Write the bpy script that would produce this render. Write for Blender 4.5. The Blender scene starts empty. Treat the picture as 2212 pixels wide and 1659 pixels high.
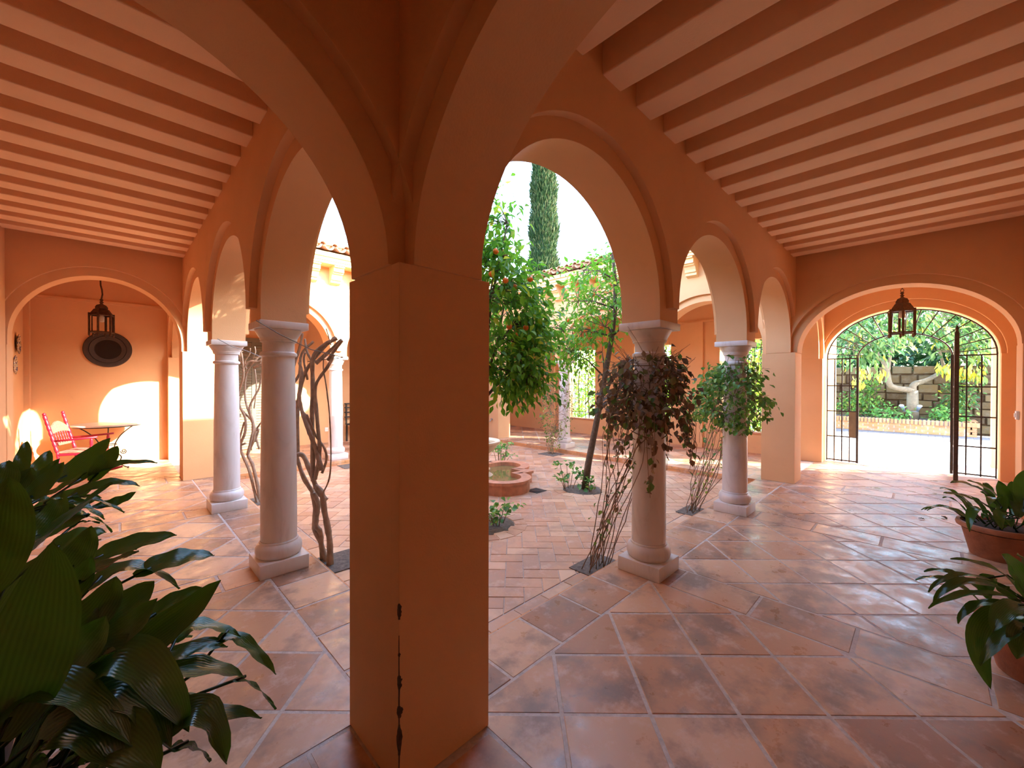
import bpy, bmesh, math, random
import numpy as np
from mathutils import Vector, Matrix
SC = bpy.context.scene
COL = SC.collection
PI = math.pi
rnd = random.Random(7)

# ------------------------------------------------------------------ camera
FPX, YAW, PITCH, ROLL, EYE = 875.07, .7769, -.0077, .0023, 1.55
_F = Vector((math.sin(YAW), math.cos(YAW), 0)); _R = Vector((math.cos(YAW), -math.sin(YAW), 0)); _U = Vector((0, 0, 1))
_F2 = _F*math.cos(PITCH)+_U*math.sin(PITCH); _U2 = _U*math.cos(PITCH)-_F*math.sin(PITCH)
CAM = Vector((0, 0, EYE))

def at(px, py, d):
    """world point seen at photo pixel (px,py) at distance d along the view axis"""
    r = (px-1106)/FPX; u = -(py-829.5)/FPX
    c, s = math.cos(ROLL), math.sin(ROLL)
    r, u = r*c-u*s, r*s+u*c
    return CAM+(_F2+_R*r+_U2*u)*d

cd = bpy.data.cameras.new('camera'); cam = bpy.data.objects.new('camera', cd); COL.objects.link(cam)
cd.sensor_width = 36; cd.lens = FPX*36/2212; cd.clip_start = .02; cd.clip_end = 500
rr = _R*math.cos(ROLL)+_U2*math.sin(ROLL); uu = -_R*math.sin(ROLL)+_U2*math.cos(ROLL)
cam.matrix_world = Matrix(((rr.x, uu.x, -_F2.x, 0), (rr.y, uu.y, -_F2.y, 0), (rr.z, uu.z, -_F2.z, EYE), (0, 0, 0, 1)))
SC.camera = cam

# ------------------------------------------------------------------ materials
def new_mat(name):
    m = bpy.data.materials.new(name); m.use_nodes = True
    nt = m.node_tree; b = nt.nodes['Principled BSDF']
    return m, nt, b

def N(nt, kind, **kw):
    n = nt.nodes.new(kind)
    for k, v in kw.items():
        if k in n.inputs: n.inputs[k].default_value = v
        else: setattr(n, k, v)
    return n

def L(nt, a, b): nt.links.new(a, b)

def ramp(nt, fac, stops):
    r = nt.nodes.new('ShaderNodeValToRGB'); e = r.color_ramp.elements
    while len(e) < len(stops): e.new(.5)
    for i, (p, c) in enumerate(stops): e[i].position = p; e[i].color = (*c, 1)
    L(nt, fac, r.inputs[0]); return r.outputs[0]

def srgb(*c):
    return tuple(((x/255)/12.92 if x/255 <= .04045 else ((x/255+.055)/1.055)**2.4) for x in c)

def noise(nt, scale, detail=4, rough=.55, co=None):
    n = N(nt, 'ShaderNodeTexNoise'); n.inputs['Scale'].default_value = scale; n.inputs['Detail'].default_value = detail
    n.inputs['Roughness'].default_value = rough
    if co is None:
        tc = nt.nodes.new('ShaderNodeTexCoord'); co = tc.outputs['Object']
    L(nt, co, n.inputs['Vector']); return n.outputs['Fac']

def bump(nt, b, h, strength=.2, dist=.01):
    bp = nt.nodes.new('ShaderNodeBump'); bp.inputs['Strength'].default_value = strength; bp.inputs['Distance'].default_value = dist
    L(nt, h, bp.inputs['Height']); L(nt, bp.outputs[0], b.inputs['Normal'])

def mix(nt, fac, a, b):
    m = nt.nodes.new('ShaderNodeMix'); m.data_type = 'RGBA'
    for i, v in ((6, a), (7, b)):
        if isinstance(v, tuple): m.inputs[i].default_value = (*v, 1)
        else: L(nt, v, m.inputs[i])
    if isinstance(fac, (int, float)): m.inputs[0].default_value = fac
    else: L(nt, fac, m.inputs[0])
    return m.outputs[2]

def simple(name, col, rough=.5, metal=0, var=.12, scale=9, bmp=.0, bscale=60):
    m, nt, b = new_mat(name)
    f = noise(nt, scale)
    c1 = tuple(max(0, x*(1-var)) for x in col); c2 = tuple(min(1, x*(1+var)) for x in col)
    L(nt, ramp(nt, f, [(.3, c1), (.7, c2)]), b.inputs['Base Color'])
    b.inputs['Roughness'].default_value = rough; b.inputs['Metallic'].default_value = metal
    if bmp: bump(nt, b, noise(nt, bscale), bmp)
    return m

def plaster(name, c1, c2, stain=True):
    m, nt, b = new_mat(name)
    f = noise(nt, 1.3, 5)
    c = ramp(nt, f, [(.3, c1), (.7, c2)])
    if stain:
        s = noise(nt, 5.0, 6, .65)
        c = mix(nt, ramp(nt, s, [(.62, (0, 0, 0)), (.8, (.28, .28, .28))]), c, tuple(x*.75 for x in c1))
    L(nt, c, b.inputs['Base Color']); b.inputs['Roughness'].default_value = .85
    b.inputs['Specular IOR Level'].default_value = .2
    bump(nt, b, noise(nt, 110, 3), .25, .004)
    return m

M = {}
M['plaster'] = plaster('plaster', (.65, .37, .185), (.71, .415, .215))
M['beam'] = plaster('beam_plaster', (.77, .51, .315), (.82, .56, .355))
M['cornice'] = plaster('cornice_plaster', (.80, .56, .30), (.84, .60, .33), False)

def marble():
    m, nt, b = new_mat('column_marble')
    w = N(nt, 'ShaderNodeTexNoise', Scale=3.0, Detail=8.0, Roughness=.62); w.inputs['Distortion'].default_value = 1.2
    tc = nt.nodes.new('ShaderNodeTexCoord'); mp = nt.nodes.new('ShaderNodeMapping'); mp.inputs['Scale'].default_value = (1.6, 1.6, .5)
    L(nt, tc.outputs['Object'], mp.inputs[0]); L(nt, mp.outputs[0], w.inputs['Vector'])
    L(nt, ramp(nt, w.outputs['Fac'], [(.3, (.56, .50, .47)), (.44, (.66, .61, .59)), (.62, (.71, .67, .65)), (.8, (.64, .59, .57))]), b.inputs['Base Color'])
    b.inputs['Roughness'].default_value = .42
    return m
M['marble'] = marble()

def tile_mat(name, cols, stain, gloss):
    m, nt, b = new_mat(name)
    at_ = nt.nodes.new('ShaderNodeAttribute'); at_.attribute_name = 'tint'
    c = ramp(nt, at_.outputs['Fac'], cols)
    geo = nt.nodes.new('ShaderNodeNewGeometry')
    f1 = noise(nt, 2.6, 6, .62, geo.outputs['Position'])
    c = mix(nt, ramp(nt, f1, [(.47, (0, 0, 0)), (.62, (.85, .85, .85))]), c, stain)
    f2 = noise(nt, 5.5, 7, .7, geo.outputs['Position'])
    c = mix(nt, ramp(nt, f2, [(.53, (0, 0, 0)), (.68, (.6, .6, .6))]), c, (.68, .50, .40))
    L(nt, c, b.inputs['Base Color'])
    L(nt, ramp(nt, f2, [(.36, (gloss-.06,)*3), (.64, (gloss+.28,)*3)]), b.inputs['Roughness'])
    b.inputs['Specular IOR Level'].default_value = .5
    bump(nt, b, noise(nt, 7, 4, .5, geo.outputs['Position']), .25, .012)
    return m
M['tile'] = tile_mat('terracotta_tile', [(0, (.36, .165, .09)), (.35, (.49, .255, .14)), (.7, (.57, .32, .185)), (1, (.65, .41, .26))], (.23, .15, .115), .30)
M['brick'] = tile_mat('courtyard_brick', [(0, (.47, .24, .135)), (.35, (.55, .30, .175)), (.7, (.61, .36, .22)), (1, (.65, .42, .27))], (.40, .25, .17), .36)
M['grout'] = simple('grout', (.52, .44, .39), .9, 0, .2, 30, .3, 90)
M['curb'] = tile_mat('curb_brick', [(0, (.50, .20, .075)), (.5, (.60, .27, .10)), (1, (.66, .34, .15))], (.42, .2, .1), .5)

def leaf_mat(name, cols, rough=.35, transl=.35, spec=.5, coat=0):
    m, nt, b = new_mat(name)
    a = nt.nodes.new('ShaderNodeAttribute'); a.attribute_name = 'tint'
    c = ramp(nt, a.outputs['Fac'], cols)
    L(nt, c, b.inputs['Base Color']); b.inputs['Roughness'].default_value = rough
    b.inputs['Specular IOR Level'].default_value = spec
    tr = nt.nodes.new('ShaderNodeBsdfTranslucent')
    hs = nt.nodes.new('ShaderNodeHueSaturation'); hs.inputs['Value'].default_value = 1.5; hs.inputs['Hue'].default_value = .485
    L(nt, c, hs.inputs['Color']); L(nt, hs.outputs[0], tr.inputs['Color'])
    mx = nt.nodes.new('ShaderNodeMixShader'); mx.inputs[0].default_value = transl
    L(nt, b.outputs[0], mx.inputs[1]); L(nt, tr.outputs[0], mx.inputs[2])
    L(nt, mx.outputs[0], nt.nodes['Material Output'].inputs['Surface'])
    return m
M['orange_leaf'] = leaf_mat('orange_tree_leaf', [(0, (.04, .16, .02)), (.5, (.10, .30, .02)), (.9, (.17, .38, .025)), (1, (.50, .52, .05))], .42, .40, .4)
M['hedge_leaf'] = leaf_mat('hedge_leaf', [(0, (.06, .18, .02)), (.5, (.16, .36, .03)), (1, (.42, .58, .06))], .45, .5)
M['dark_leaf'] = leaf_mat('dark_tree_leaf', [(0, (.015, .06, .02)), (.6, (.03, .11, .03)), (1, (.07, .18, .04))], .45, .25)
M['garden_leaf'] = leaf_mat('garden_tree_leaf', [(0, (.04, .12, .03)), (.6, (.10, .23, .06)), (.88, (.19, .29, .07)), (1, (.52, .44, .03))], .4, .35)
M['cypress_leaf'] = leaf_mat('cypress_leaf', [(0, (.008, .03, .008)), (.6, (.018, .05, .012)), (1, (.075, .085, .035))], .65, .15, .2)
M['vine_leaf'] = leaf_mat('vine_leaf', [(0, (.05, .15, .03)), (.5, (.11, .27, .05)), (1, (.32, .46, .07))], .45, .3)
M['dry_leaf'] = leaf_mat('dry_vine_leaf', [(0, (.06, .035, .018)), (.45, (.17, .10, .05)), (.62, (.26, .17, .08)), (.72, (.07, .16, .035)), (1, (.22, .34, .06))], .6, .25)
M['ground_leaf'] = leaf_mat('geranium_leaf', [(0, (.06, .2, .04)), (.6, (.13, .34, .07)), (1, (.26, .46, .1))], .5, .3)

def strap_leaf(name, c1, c2):
    m, nt, b = new_mat(name)
    a = nt.nodes.new('ShaderNodeAttribute'); a.attribute_name = 'tint'
    uv = nt.nodes.new('ShaderNodeUVMap'); uv.uv_map = 'UVMap'
    w = nt.nodes.new('ShaderNodeTexWave'); w.inputs['Scale'].default_value = 4.0; w.inputs['Distortion'].default_value = .6; w.inputs['Detail'].default_value = 2
    w.bands_direction = 'X'
    L(nt, uv.outputs[0], w.inputs['Vector'])
    c = mix(nt, a.outputs['Fac'], c1, c2)
    c = mix(nt, ramp(nt, w.outputs['Fac'], [(0, (0, 0, 0)), (1, (.35, .35, .35))]), c, tuple(x*1.5 for x in c2))
    L(nt, c, b.inputs['Base Color']); b.inputs['Roughness'].default_value = .26; b.inputs['Specular IOR Level'].default_value = .55
    bump(nt, b, w.outputs['Fac'], .12, .004)
    tr = nt.nodes.new('ShaderNodeBsdfTranslucent'); tr.inputs['Color'].default_value = (.10, .26, .01, 1)
    mx = nt.nodes.new('ShaderNodeMixShader'); mx.inputs[0].default_value = .22
    L(nt, b.outputs[0], mx.inputs[1]); L(nt, tr.outputs[0], mx.inputs[2])
    L(nt, mx.outputs[0], nt.nodes['Material Output'].inputs['Surface'])
    return m
M['strap'] = strap_leaf('strap_leaf', (.007, .022, .009), (.042, .10, .018))
M['bark'] = simple('bark', (.11, .075, .05), .85, 0, .35, 25, .5, 60)
M['vine_bark'] = simple('vine_bark', (.36, .245, .165), .8, 0, .25, 22, .5, 50)
M['pale_bark'] = simple('pale_bark', (.19, .145, .095), .8, 0, .2, 14, .4, 50)
M['twig'] = simple('twig', (.25, .16, .095), .85, 0, .3, 30)
M['soil'] = simple('soil', (.14, .115, .095), .95, 0, .4, 25, .8, 40)
M['dark_soil'] = simple('potting_soil', (.03, .02, .014), .95, 0, .4, 25, .8, 40)
M['iron'] = simple('wrought_iron', (.055, .045, .04), .5, .6, .25, 30, .2, 70)
M['rust'] = simple('lantern_iron', (.085, .042, .022), .55, .5, .35, 40, .3, 80)
M['fruit'] = simple('orange_peel', (.80, .17, .015), .4, 0, .08, 30, .3, 160)
M['stone'] = simple('fountain_stone', (.70, .56, .40), .6, 0, .14, 6, .3, 50)
M['basin'] = simple('basin_brick', (.52, .23, .13), .55, 0, .18, 12, .3, 60)
M['red'] = simple('red_paint', (.30, .006, .02), .38, 0, .15, 12)
M['cushion'] = simple('cushion_fabric', (.36, .11, .07), .9, 0, .3, 35, .3, 90)
M['zinc'] = simple('table_top_stone', (.62, .58, .50), .4, 0, .1, 10)
M['mirror_frame'] = simple('dark_wood', (.040, .022, .014), .5, 0, .2, 20, .2, 60)
M['mirror_glass'] = simple('dark_glass', (.02, .014, .012), .15, 0, .1, 5)
M['white'] = simple('white_plastic', (.80, .76, .70), .4, 0, .03)
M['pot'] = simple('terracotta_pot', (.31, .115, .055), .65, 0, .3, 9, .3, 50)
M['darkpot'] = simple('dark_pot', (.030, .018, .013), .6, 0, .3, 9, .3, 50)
M['shutter'] = simple('shutter_slats', (.16, .135, .085), .6, 0, .15, 10)
M['roof'] = simple('roof_tile', (.42, .22, .12), .8, 0, .35, 9, .4, 40)
M['driveway'] = simple('driveway_paving', (.78, .73, .66), .8, 0, .1, 5, .2, 50)
M['paver'] = simple('grey_paver', (.15, .14, .14), .8, 0, .2, 7, .2, 50)
M['lamp'] = simple('spot_lamp_grey', (.14, .17, .23), .4, .2, .1)
M['mortar'] = simple('mortar', (.50, .43, .36), .9, 0, .2, 20, .3, 60)
M['chip'] = simple('chipped_plaster', (.06, .03, .015), .95, 0, .4, 60)
M['blue'] = simple('blue_paint', (.03, .17, .42), .4, 0, .1)
M['flower'] = simple('purple_petals', (.34, .05, .55), .6, 0, .2)
M['steel'] = simple('steel', (.35, .34, .34), .35, .9, .1)
M['wire'] = simple('wire', (.16, .13, .11), .5, .4, .1)
M['yellowleaf'] = simple('fallen_leaf', (.10, .07, .03), .8, 0, .3)

def glass_mat(name, tint=(.9, .92, .9)):
    m, nt, b = new_mat(name)
    b.inputs['Base Color'].default_value = (*tint, 1); b.inputs['Roughness'].default_value = .03
    b.inputs['Transmission Weight'].default_value = 1; b.inputs['IOR'].default_value = 1.1
    return m
M['glass'] = glass_mat('lantern_glass')
M['bluepane'] = glass_mat('pale_blue_glass', (.6, .8, .9))

def water_mat():
    m, nt, b = new_mat('pool_water')
    b.inputs['Base Color'].default_value = (.20, .14, .05, 1); b.inputs['Roughness'].default_value = .05
    bump(nt, b, noise(nt, 12), .05, .01); return m
M['water'] = water_mat()

def plate_mat():
    m, nt, b = new_mat('painted_plate')
    v = N(nt, 'ShaderNodeTexVoronoi', Scale=26.0)
    tc = nt.nodes.new('ShaderNodeTexCoord'); L(nt, tc.outputs['Object'], v.inputs['Vector'])
    L(nt, ramp(nt, v.outputs['Distance'], [(.1, (.02, .04, .16)), (.3, (.7, .68, .6)), (.5, (.5, .3, .08)), (.7, (.06, .08, .2))]), b.inputs['Base Color'])
    b.inputs['Roughness'].default_value = .15; return m
M['plate'] = plate_mat()

def stonewall_mat():
    m, nt, b = new_mat('rubble_stone')
    tc = nt.nodes.new('ShaderNodeTexCoord'); mp = nt.nodes.new('ShaderNodeMapping'); mp.inputs['Rotation'].default_value = (PI/2, 0, PI/2)
    L(nt, tc.outputs['Object'], mp.inputs[0])
    at_ = nt.nodes.new('ShaderNodeAttribute'); at_.attribute_name = 'tint'
    c = ramp(nt, at_.outputs['Fac'], [(0, (.065, .03, .009)), (.4, (.115, .066, .024)), (.75, (.17, .105, .04)), (1, (.12, .085, .044))])
    c = mix(nt, ramp(nt, noise(nt, 6, 6), [(.45, (0, 0, 0)), (.7, (.6, .6, .6))]), c, (.16, .12, .08))
    L(nt, c, b.inputs['Base Color']); b.inputs['Roughness'].default_value = .9
    bump(nt, b, noise(nt, 14, 5), .6, .03); return m
M['stonewall'] = stonewall_mat()

# ------------------------------------------------------------------ object helpers
def link(name, me, mat, parent=None, smooth=False):
    for m in (mat if isinstance(mat, (list, tuple)) else [mat]):
        if m is not None: me.materials.append(M[m] if isinstance(m, str) else m)
    if smooth: me.polygons.foreach_set('use_smooth', [True]*len(me.polygons))
    o = bpy.data.objects.new(name, me); COL.objects.link(o)
    if parent is not None:
        o.parent = parent      # parts of an unrotated thing are drawn in world coordinates, of a turned thing in its own
        if parent.rotation_euler.z == 0 and not parent.parent: o.matrix_parent_inverse = Matrix.Translation(-Vector(parent.location))
    return o

def tri(bm, faces):
    for f in faces: f.normal_update()
    bmesh.ops.triangulate(bm, faces=faces)

class MB:
    """collects shapes of ONE part"""
    def __init__(self): self.bm = bmesh.new()
    def box(self, x0, x1, y0, y1, z0, z1, bev=0):
        vs = [self.bm.verts.new((x, y, z)) for z in (z0, z1) for x, y in ((x0, y0), (x1, y0), (x1, y1), (x0, y1))]
        fs = [(3, 2, 1, 0), (4, 5, 6, 7), (0, 1, 5, 4), (1, 2, 6, 5), (2, 3, 7, 6), (3, 0, 4, 7)]
        f = [self.bm.faces.new([vs[i] for i in q]) for q in fs]
        if bev:
            es = list({e for q in f for e in q.edges})
            bmesh.ops.bevel(self.bm, geom=es, offset=bev, segments=2, affect='EDGES', profile=.5)
        return self
    def tube(self, pts, r, n=8, r1=None, caps=True, radii=None):
        pts = [Vector(p) for p in pts]; k = len(pts); rings = []
        prev = None
        for i, p in enumerate(pts):
            t = (pts[min(i+1, k-1)]-pts[max(i-1, 0)])
            if t.length < 1e-9: t = Vector((0, 0, 1))
            t.normalize()
            if prev is None:
                a = Vector((0, 0, 1)) if abs(t.z) < .9 else Vector((1, 0, 0))
                u = t.cross(a).normalized()
            else:
                u = (prev-t*prev.dot(t))
                u = u.normalized() if u.length > 1e-6 else t.orthogonal().normalized()
            prev = u; v = t.cross(u)
            rad = radii[i] if radii else (r if r1 is None else r+(r1-r)*i/max(1, k-1))
            rings.append([self.bm.verts.new(p+(u*math.cos(2*PI*j/n)+v*math.sin(2*PI*j/n))*rad) for j in range(n)])
        for a, b in zip(rings, rings[1:]):
            for j in range(n): self.bm.faces.new((a[j], a[(j+1) % n], b[(j+1) % n], b[j]))
        if caps:
            self.bm.faces.new(rings[0][::-1]); self.bm.faces.new(rings[-1])
        return self
    def lathe(self, prof, c=(0, 0, 0), n=32, close=True, phase=0):
        c = Vector(c); rings = []
        for r, z in prof:
            rings.append([self.bm.verts.new(c+Vector((r*math.cos(2*PI*j/n+phase), r*math.sin(2*PI*j/n+phase), z))) for j in range(n)])
        for a, b in zip(rings, rings[1:]):
            for j in range(n): self.bm.faces.new((a[j], a[(j+1) % n], b[(j+1) % n], b[j]))
        if close:
            self.bm.faces.new(rings[0][::-1]); self.bm.faces.new(rings[-1])
        return self
    def prism(self, poly, axis, a, b):
        """extrude 2-D outline (s,z) between a and b; axis 'X': wall runs along X"""
        mk = (lambda s, z, n: (s, n, z)) if axis == 'X' else ((lambda s, z, n: (n, s, z)) if axis == 'Y' else (lambda s, z, n: (s, z, n)))
        A = [self.bm.verts.new(mk(s, z, a)) for s, z in poly]; B = [self.bm.verts.new(mk(s, z, b)) for s, z in poly]
        k = len(poly)
        fa = self.bm.faces.new(A); fb = self.bm.faces.new(B[::-1])
        for i in range(k): self.bm.faces.new((A[i], B[i], B[(i+1) % k], A[(i+1) % k]))
        tri(self.bm, faces=[fa, fb])
        return self
    def sphere(self, c, r, seg=12, sz=1):
        m = Matrix.Translation(c) @ Matrix.Diagonal((r, r, r*sz, 1))
        bmesh.ops.create_uvsphere(self.bm, u_segments=seg, v_segments=max(6, seg//2), radius=1, matrix=m); return self
    def done(self, name, mat, parent=None, smooth=False, angle=None):
        bmesh.ops.recalc_face_normals(self.bm, faces=self.bm.faces[:])
        me = bpy.data.meshes.new(name); self.bm.to_mesh(me); self.bm.free()
        o = link(name, me, mat, parent, smooth or angle is not None)
        if angle is not None: me.set_sharp_from_angle(angle=math.radians(angle))
        return o

def thing(name, label, cat, loc=(0, 0, 0), group=None, rz=0):
    o = bpy.data.objects.new(name, None); COL.objects.link(o); o.location = loc; o.rotation_euler.z = rz
    o.empty_display_size = .1
    o['label'] = label; o['category'] = cat
    if group: o['group'] = group
    return o

def tag(o, label, cat, group=None):
    o['label'] = label; o['category'] = cat
    if group: o['group'] = group
    return o

def struct(o): o['kind'] = 'structure'; return o

def raw_mesh(name, V, F, mat, parent=None, smooth=False, tint=None, uv=None):
    me = bpy.data.meshes.new(name)
    me.from_pydata([tuple(v) for v in V], [], F); me.update()
    if tint is not None:
        a = me.attributes.new('tint', 'FLOAT', 'POINT'); a.data.foreach_set('value', np.asarray(tint, dtype=np.float32))
    if uv is not None:
        l = me.uv_layers.new(name='UVMap'); idx = np.zeros(len(me.loops), dtype=np.int32); me.loops.foreach_get('vertex_index', idx)
        l.data.foreach_set('uv', np.asarray(uv, dtype=np.float32)[idx].ravel())
    return link(name, me, mat, parent, smooth)

# ------------------------------------------------------------------ plan of the place (metres; the camera stands over the origin)
PX = [(.754, 1.198), (7.33, 7.772)]      # pier extents along X
PY = [(1.364, 1.808), (7.98, 8.422)]     # pier extents along Y
CX = [3.144, 5.312]; CY = [3.754, 5.922] # column axes
CH = 2.02                                # column height
WX, WY = -1.10, -1.10                    # outer walls of the corner bays
GX, GY = -.955, -.80                     # inner faces of the gallery outer walls
EX, NY = 9.85, 10.45                     # east and north outer walls
ZTOP = 3.95
Z0, RB = 2.12, .83
LEDGE = 1.99

def arch_outline(sup, arcs, ztop, slab, piers):
    """sup: supports [(s0,s1,kind)], arcs between them [(c,a,b,z0)]"""
    pts = []
    G = .105 if slab else 0
    GB = .115 if slab else 0
    for i, (s0, s1, kind) in enumerate(sup):
        foot = 0.0 if kind != 'col' else (2.12 if slab else CH)
        hung = kind == 'pier' and not piers      # the crossing wall already builds this pier
        # left flank of the support = right side of previous arch
        if i > 0:
            c, a, b, z0 = arcs[i-1]
            e = c+a+G
            if hung: pts += [(e, LEDGE)]
            elif kind != 'col' and slab: pts += [(e, LEDGE), (s0, LEDGE), (s0, foot)]
            elif kind != 'col': pts += [(c+a, LEDGE), (s0, LEDGE), (s0, foot)]
            else: pts += [(e, foot)]
        else: pts += [(s0, foot)]
        if i < len(sup)-1:
            c, a, b, z0 = arcs[i]
            e = c-a-G
            if hung: pts += [(e, LEDGE)]
            elif kind != 'col': pts += [(s1, foot), (s1, LEDGE), (e, LEDGE)]
            else: pts += [(e, foot)]
            n = 40
            for k in range(n+1):
                t = PI-PI*k/n
                pts.append((c+(a+G)*math.cos(t), z0+(b+GB)*math.sin(t)))
        else: pts += [(s1, foot)]
    pts += [(sup[-1][1], ztop), (sup[0][0], ztop)]
    out = [pts[0]]
    for p in pts[1:]:
        if abs(p[0]-out[-1][0])+abs(p[1]-out[-1][1]) > 1e-5: out.append(p)
    return out

def arcade(name, axis, mid, sup, arcs, piers):
    mb = MB()
    h = .222; ring = .165
    mb.prism(arch_outline(sup, arcs, ZTOP, False, piers), axis, mid-ring, mid+ring)
    po = arch_outline(sup, arcs, ZTOP, True, piers)
    mb.prism(po, axis, mid-h, mid-ring+.002); mb.prism(po, axis, mid+ring-.002, mid+h)
    o = struct(mb.done(name, 'plaster'))
    bv = o.modifiers.new('soft_edges', 'BEVEL'); bv.width = .02; bv.segments = 4; bv.limit_method = 'ANGLE'; bv.angle_limit = math.radians(50)
    o.data.polygons.foreach_set('use_smooth', [True]*len(o.data.polygons)); o.data.set_sharp_from_angle(angle=math.radians(35))
    return o

def gap(a, b, cols, lo, hi):
    """arches between pier end a .. columns .. pier start b"""
    edges = [a+.005]+[v for c in cols for v in (c-.158, c+.158)]+[b-.005]
    return [((edges[i]+edges[i+1])/2, (edges[i+1]-edges[i])/2, RB, Z0) for i in range(0, len(edges), 2)]
colsup = lambda cs: [(c-.158, c+.158, 'col') for c in cs]
xs = gap(PX[0][1], PX[1][0], CX, 0, 0); ys = gap(PY[0][1], PY[1][0], CY, 0, 0)
eastA = ((PX[1][1]+9.66)/2, (9.66-PX[1][1])/2-.005, RB, 2.1)
northA = ((PY[1][1]+10.26)/2, (10.26-PY[1][1])/2-.005, RB, 2.1)
# south line (the arcade of the gallery that runs to the gate) and north line, both along X
arcade('wall_south_arcade', 'X', 1.586, [(-1.3, GX+.005, 'wall'), (*PX[0], 'pier')]+colsup(CX)+[(*PX[1], 'pier'), (9.66, 10.1, 'wall')],
       [(-.105, .845, .765, 1.99)]+xs+[eastA], True)
arcade('wall_north_arcade', 'X', 8.201, [(-1.3, GX+.01, 'wall'), (*PX[0], 'pier')]+colsup(CX)+[(*PX[1], 'pier'), (9.66, 10.1, 'wall')],
       [(-.10, .848, .89, 2.1)]+xs+[eastA], True)
arcade('wall_west_arcade', 'Y', .976, [(-1.3, GY+.005, 'wall'), (*PY[0], 'pier')]+colsup(CY)+[(*PY[1], 'pier'), (10.26, 10.7, 'wall')],
       [(.279, 1.075, .83, 1.99)]+ys+[northA], False)
arcade('wall_east_arcade', 'Y', 7.551, [(-1.3, GY+.02, 'wall'), (*PY[0], 'pier')]+colsup(CY)+[(*PY[1], 'pier'), (10.26, 10.7, 'wall')],
       [(.285, 1.065, .85, 1.99)]+ys+[northA], False)

# worn, chipped corner of the near pier
r9 = random.Random(2)
b = MB()
for z0_, z1_, w9 in ((.66, .72, .012), (.395, .45, .014), (.29, .335, .016), (.15, .265, .015), (.52, .535, .007), (.02, .60, .0035)):
    n = 9; A = []
    for k in range(n+1):
        z = z0_+(z1_-z0_)*k/n; wl, wr = (w9*(math.sin(PI*min(.97, max(.06, k/n)))**.6)*r9.uniform(.55, 1.15) for _ in range(2))
        A.append([b.bm.verts.new(v) for v in ((.7525, 1.364+wl, z), (.7522, 1.3622, z), (.754+wr, 1.3625, z), (.757, 1.367, z))])
    for p, q in zip(A, A[1:]):
        for i in range(4): b.bm.faces.new((p[i], p[(i+1) % 4], q[(i+1) % 4], q[i]))
    b.bm.faces.new(A[0][::-1]); b.bm.faces.new(A[-1])
b.done('chipped_corner', 'chip', bpy.data.objects['wall_south_arcade'])
# outer walls
def wall(name, *b, mat='plaster'):
    return struct(MB().box(*b).done(name, mat))
w = MB(); w.box(-1.4, WX, -1.4, 10.8, -.1, 3.9); w.box(WX-.01, GX, -.58, 1.364, -.1, 3.7); w.box(WX-.01, GX, 1.808, 7.98, -.1, 3.7)
w.box(WX-.01, -1.05, 8.3, 10.46, -.1, 3.6); w.box(WX-.01, -.985, 10.28, 10.46, -.1, 3.5)
struct(w.done('wall_west_outer', 'plaster'))
w = MB(); w.box(-1.4, EX, -1.4, WY, -.1, 3.9); w.box(-.58, .754, WY-.01, GY, -.1, 3.7); w.box(1.198, 7.33, WY-.01, GY, -.1, 3.7)
struct(w.done('wall_south_outer', 'plaster'))
w = MB(); w.box(-1.4, 10.2, NY, NY+.3, -.1, 3.9); w.box(WX, EX, NY-.035, NY+.01, 2.93, 2.98)
for px in (2.9, 5.3): w.box(px, px+.4, NY-.06, NY+.01, -.1, 2.94)
struct(w.done('wall_north_outer', 'plaster'))

# east outer wall with the gate arch and three grilled windows
GC, GA, GB_, GZ = .26, 1.10, .85, 2.0
WIN = [(6.62, 7.62, .45, 2.47), (4.40, 5.40, .45, 2.47), (2.30, 3.27, .45, 2.47)]
def gate_poly(G, GBb):
    p = [(-1.4, -.1), (GC-GA, -.1)]
    if G: p += [(GC-GA, 2.0), (GC-GA-.02*0-G, 2.0)]
    p += [(GC+(GA+G)*math.cos(PI-PI*k/40), (GZ if not G else 2.0)+(GB_+GBb)*math.sin(PI-PI*k/40)) for k in range(41)]
    if G: p += [(GC+GA, 2.0)]
    p += [(GC+GA, -.1), (1.62, -.1), (1.62, 3.95), (-1.4, 3.95)]
    o = [p[0]]
    for q in p[1:]:
        if abs(q[0]-o[-1][0])+abs(q[1]-o[-1][1]) > 1e-5: o.append(q)
    return o
w = MB(); w.prism(gate_poly(0, 0), 'Y', EX+.05, EX+.32); w.prism(gate_poly(.06, .14), 'Y', EX, EX+.052)
o = struct(w.done('wall_east_gate', 'plaster'))
bv = o.modifiers.new('soft_edges', 'BEVEL'); bv.width = .01; bv.segments = 2; bv.limit_method = 'ANGLE'; bv.angle_limit = math.radians(50)
w = MB(); prev = 1.62
for y0, y1, z0, z1 in sorted(WIN):
    w.box(EX, EX+.3, prev, y0, -.1, 3.9); w.box(EX, EX+.3, y0, y1, -.1, z0); w.box(EX, EX+.3, y0, y1, z1, 3.9); prev = y1
w.box(EX, EX+.3, prev, NY+.3, -.1, 3.9)
w.box(EX-.035, EX+.01, 1.8, NY, 2.93, 2.98)
for py in (3.62, 8.0): w.box(EX-.06, EX+.01, py, py+.42, -.1, 2.94)
struct(w.done('wall_east_outer', 'plaster'))
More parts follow.
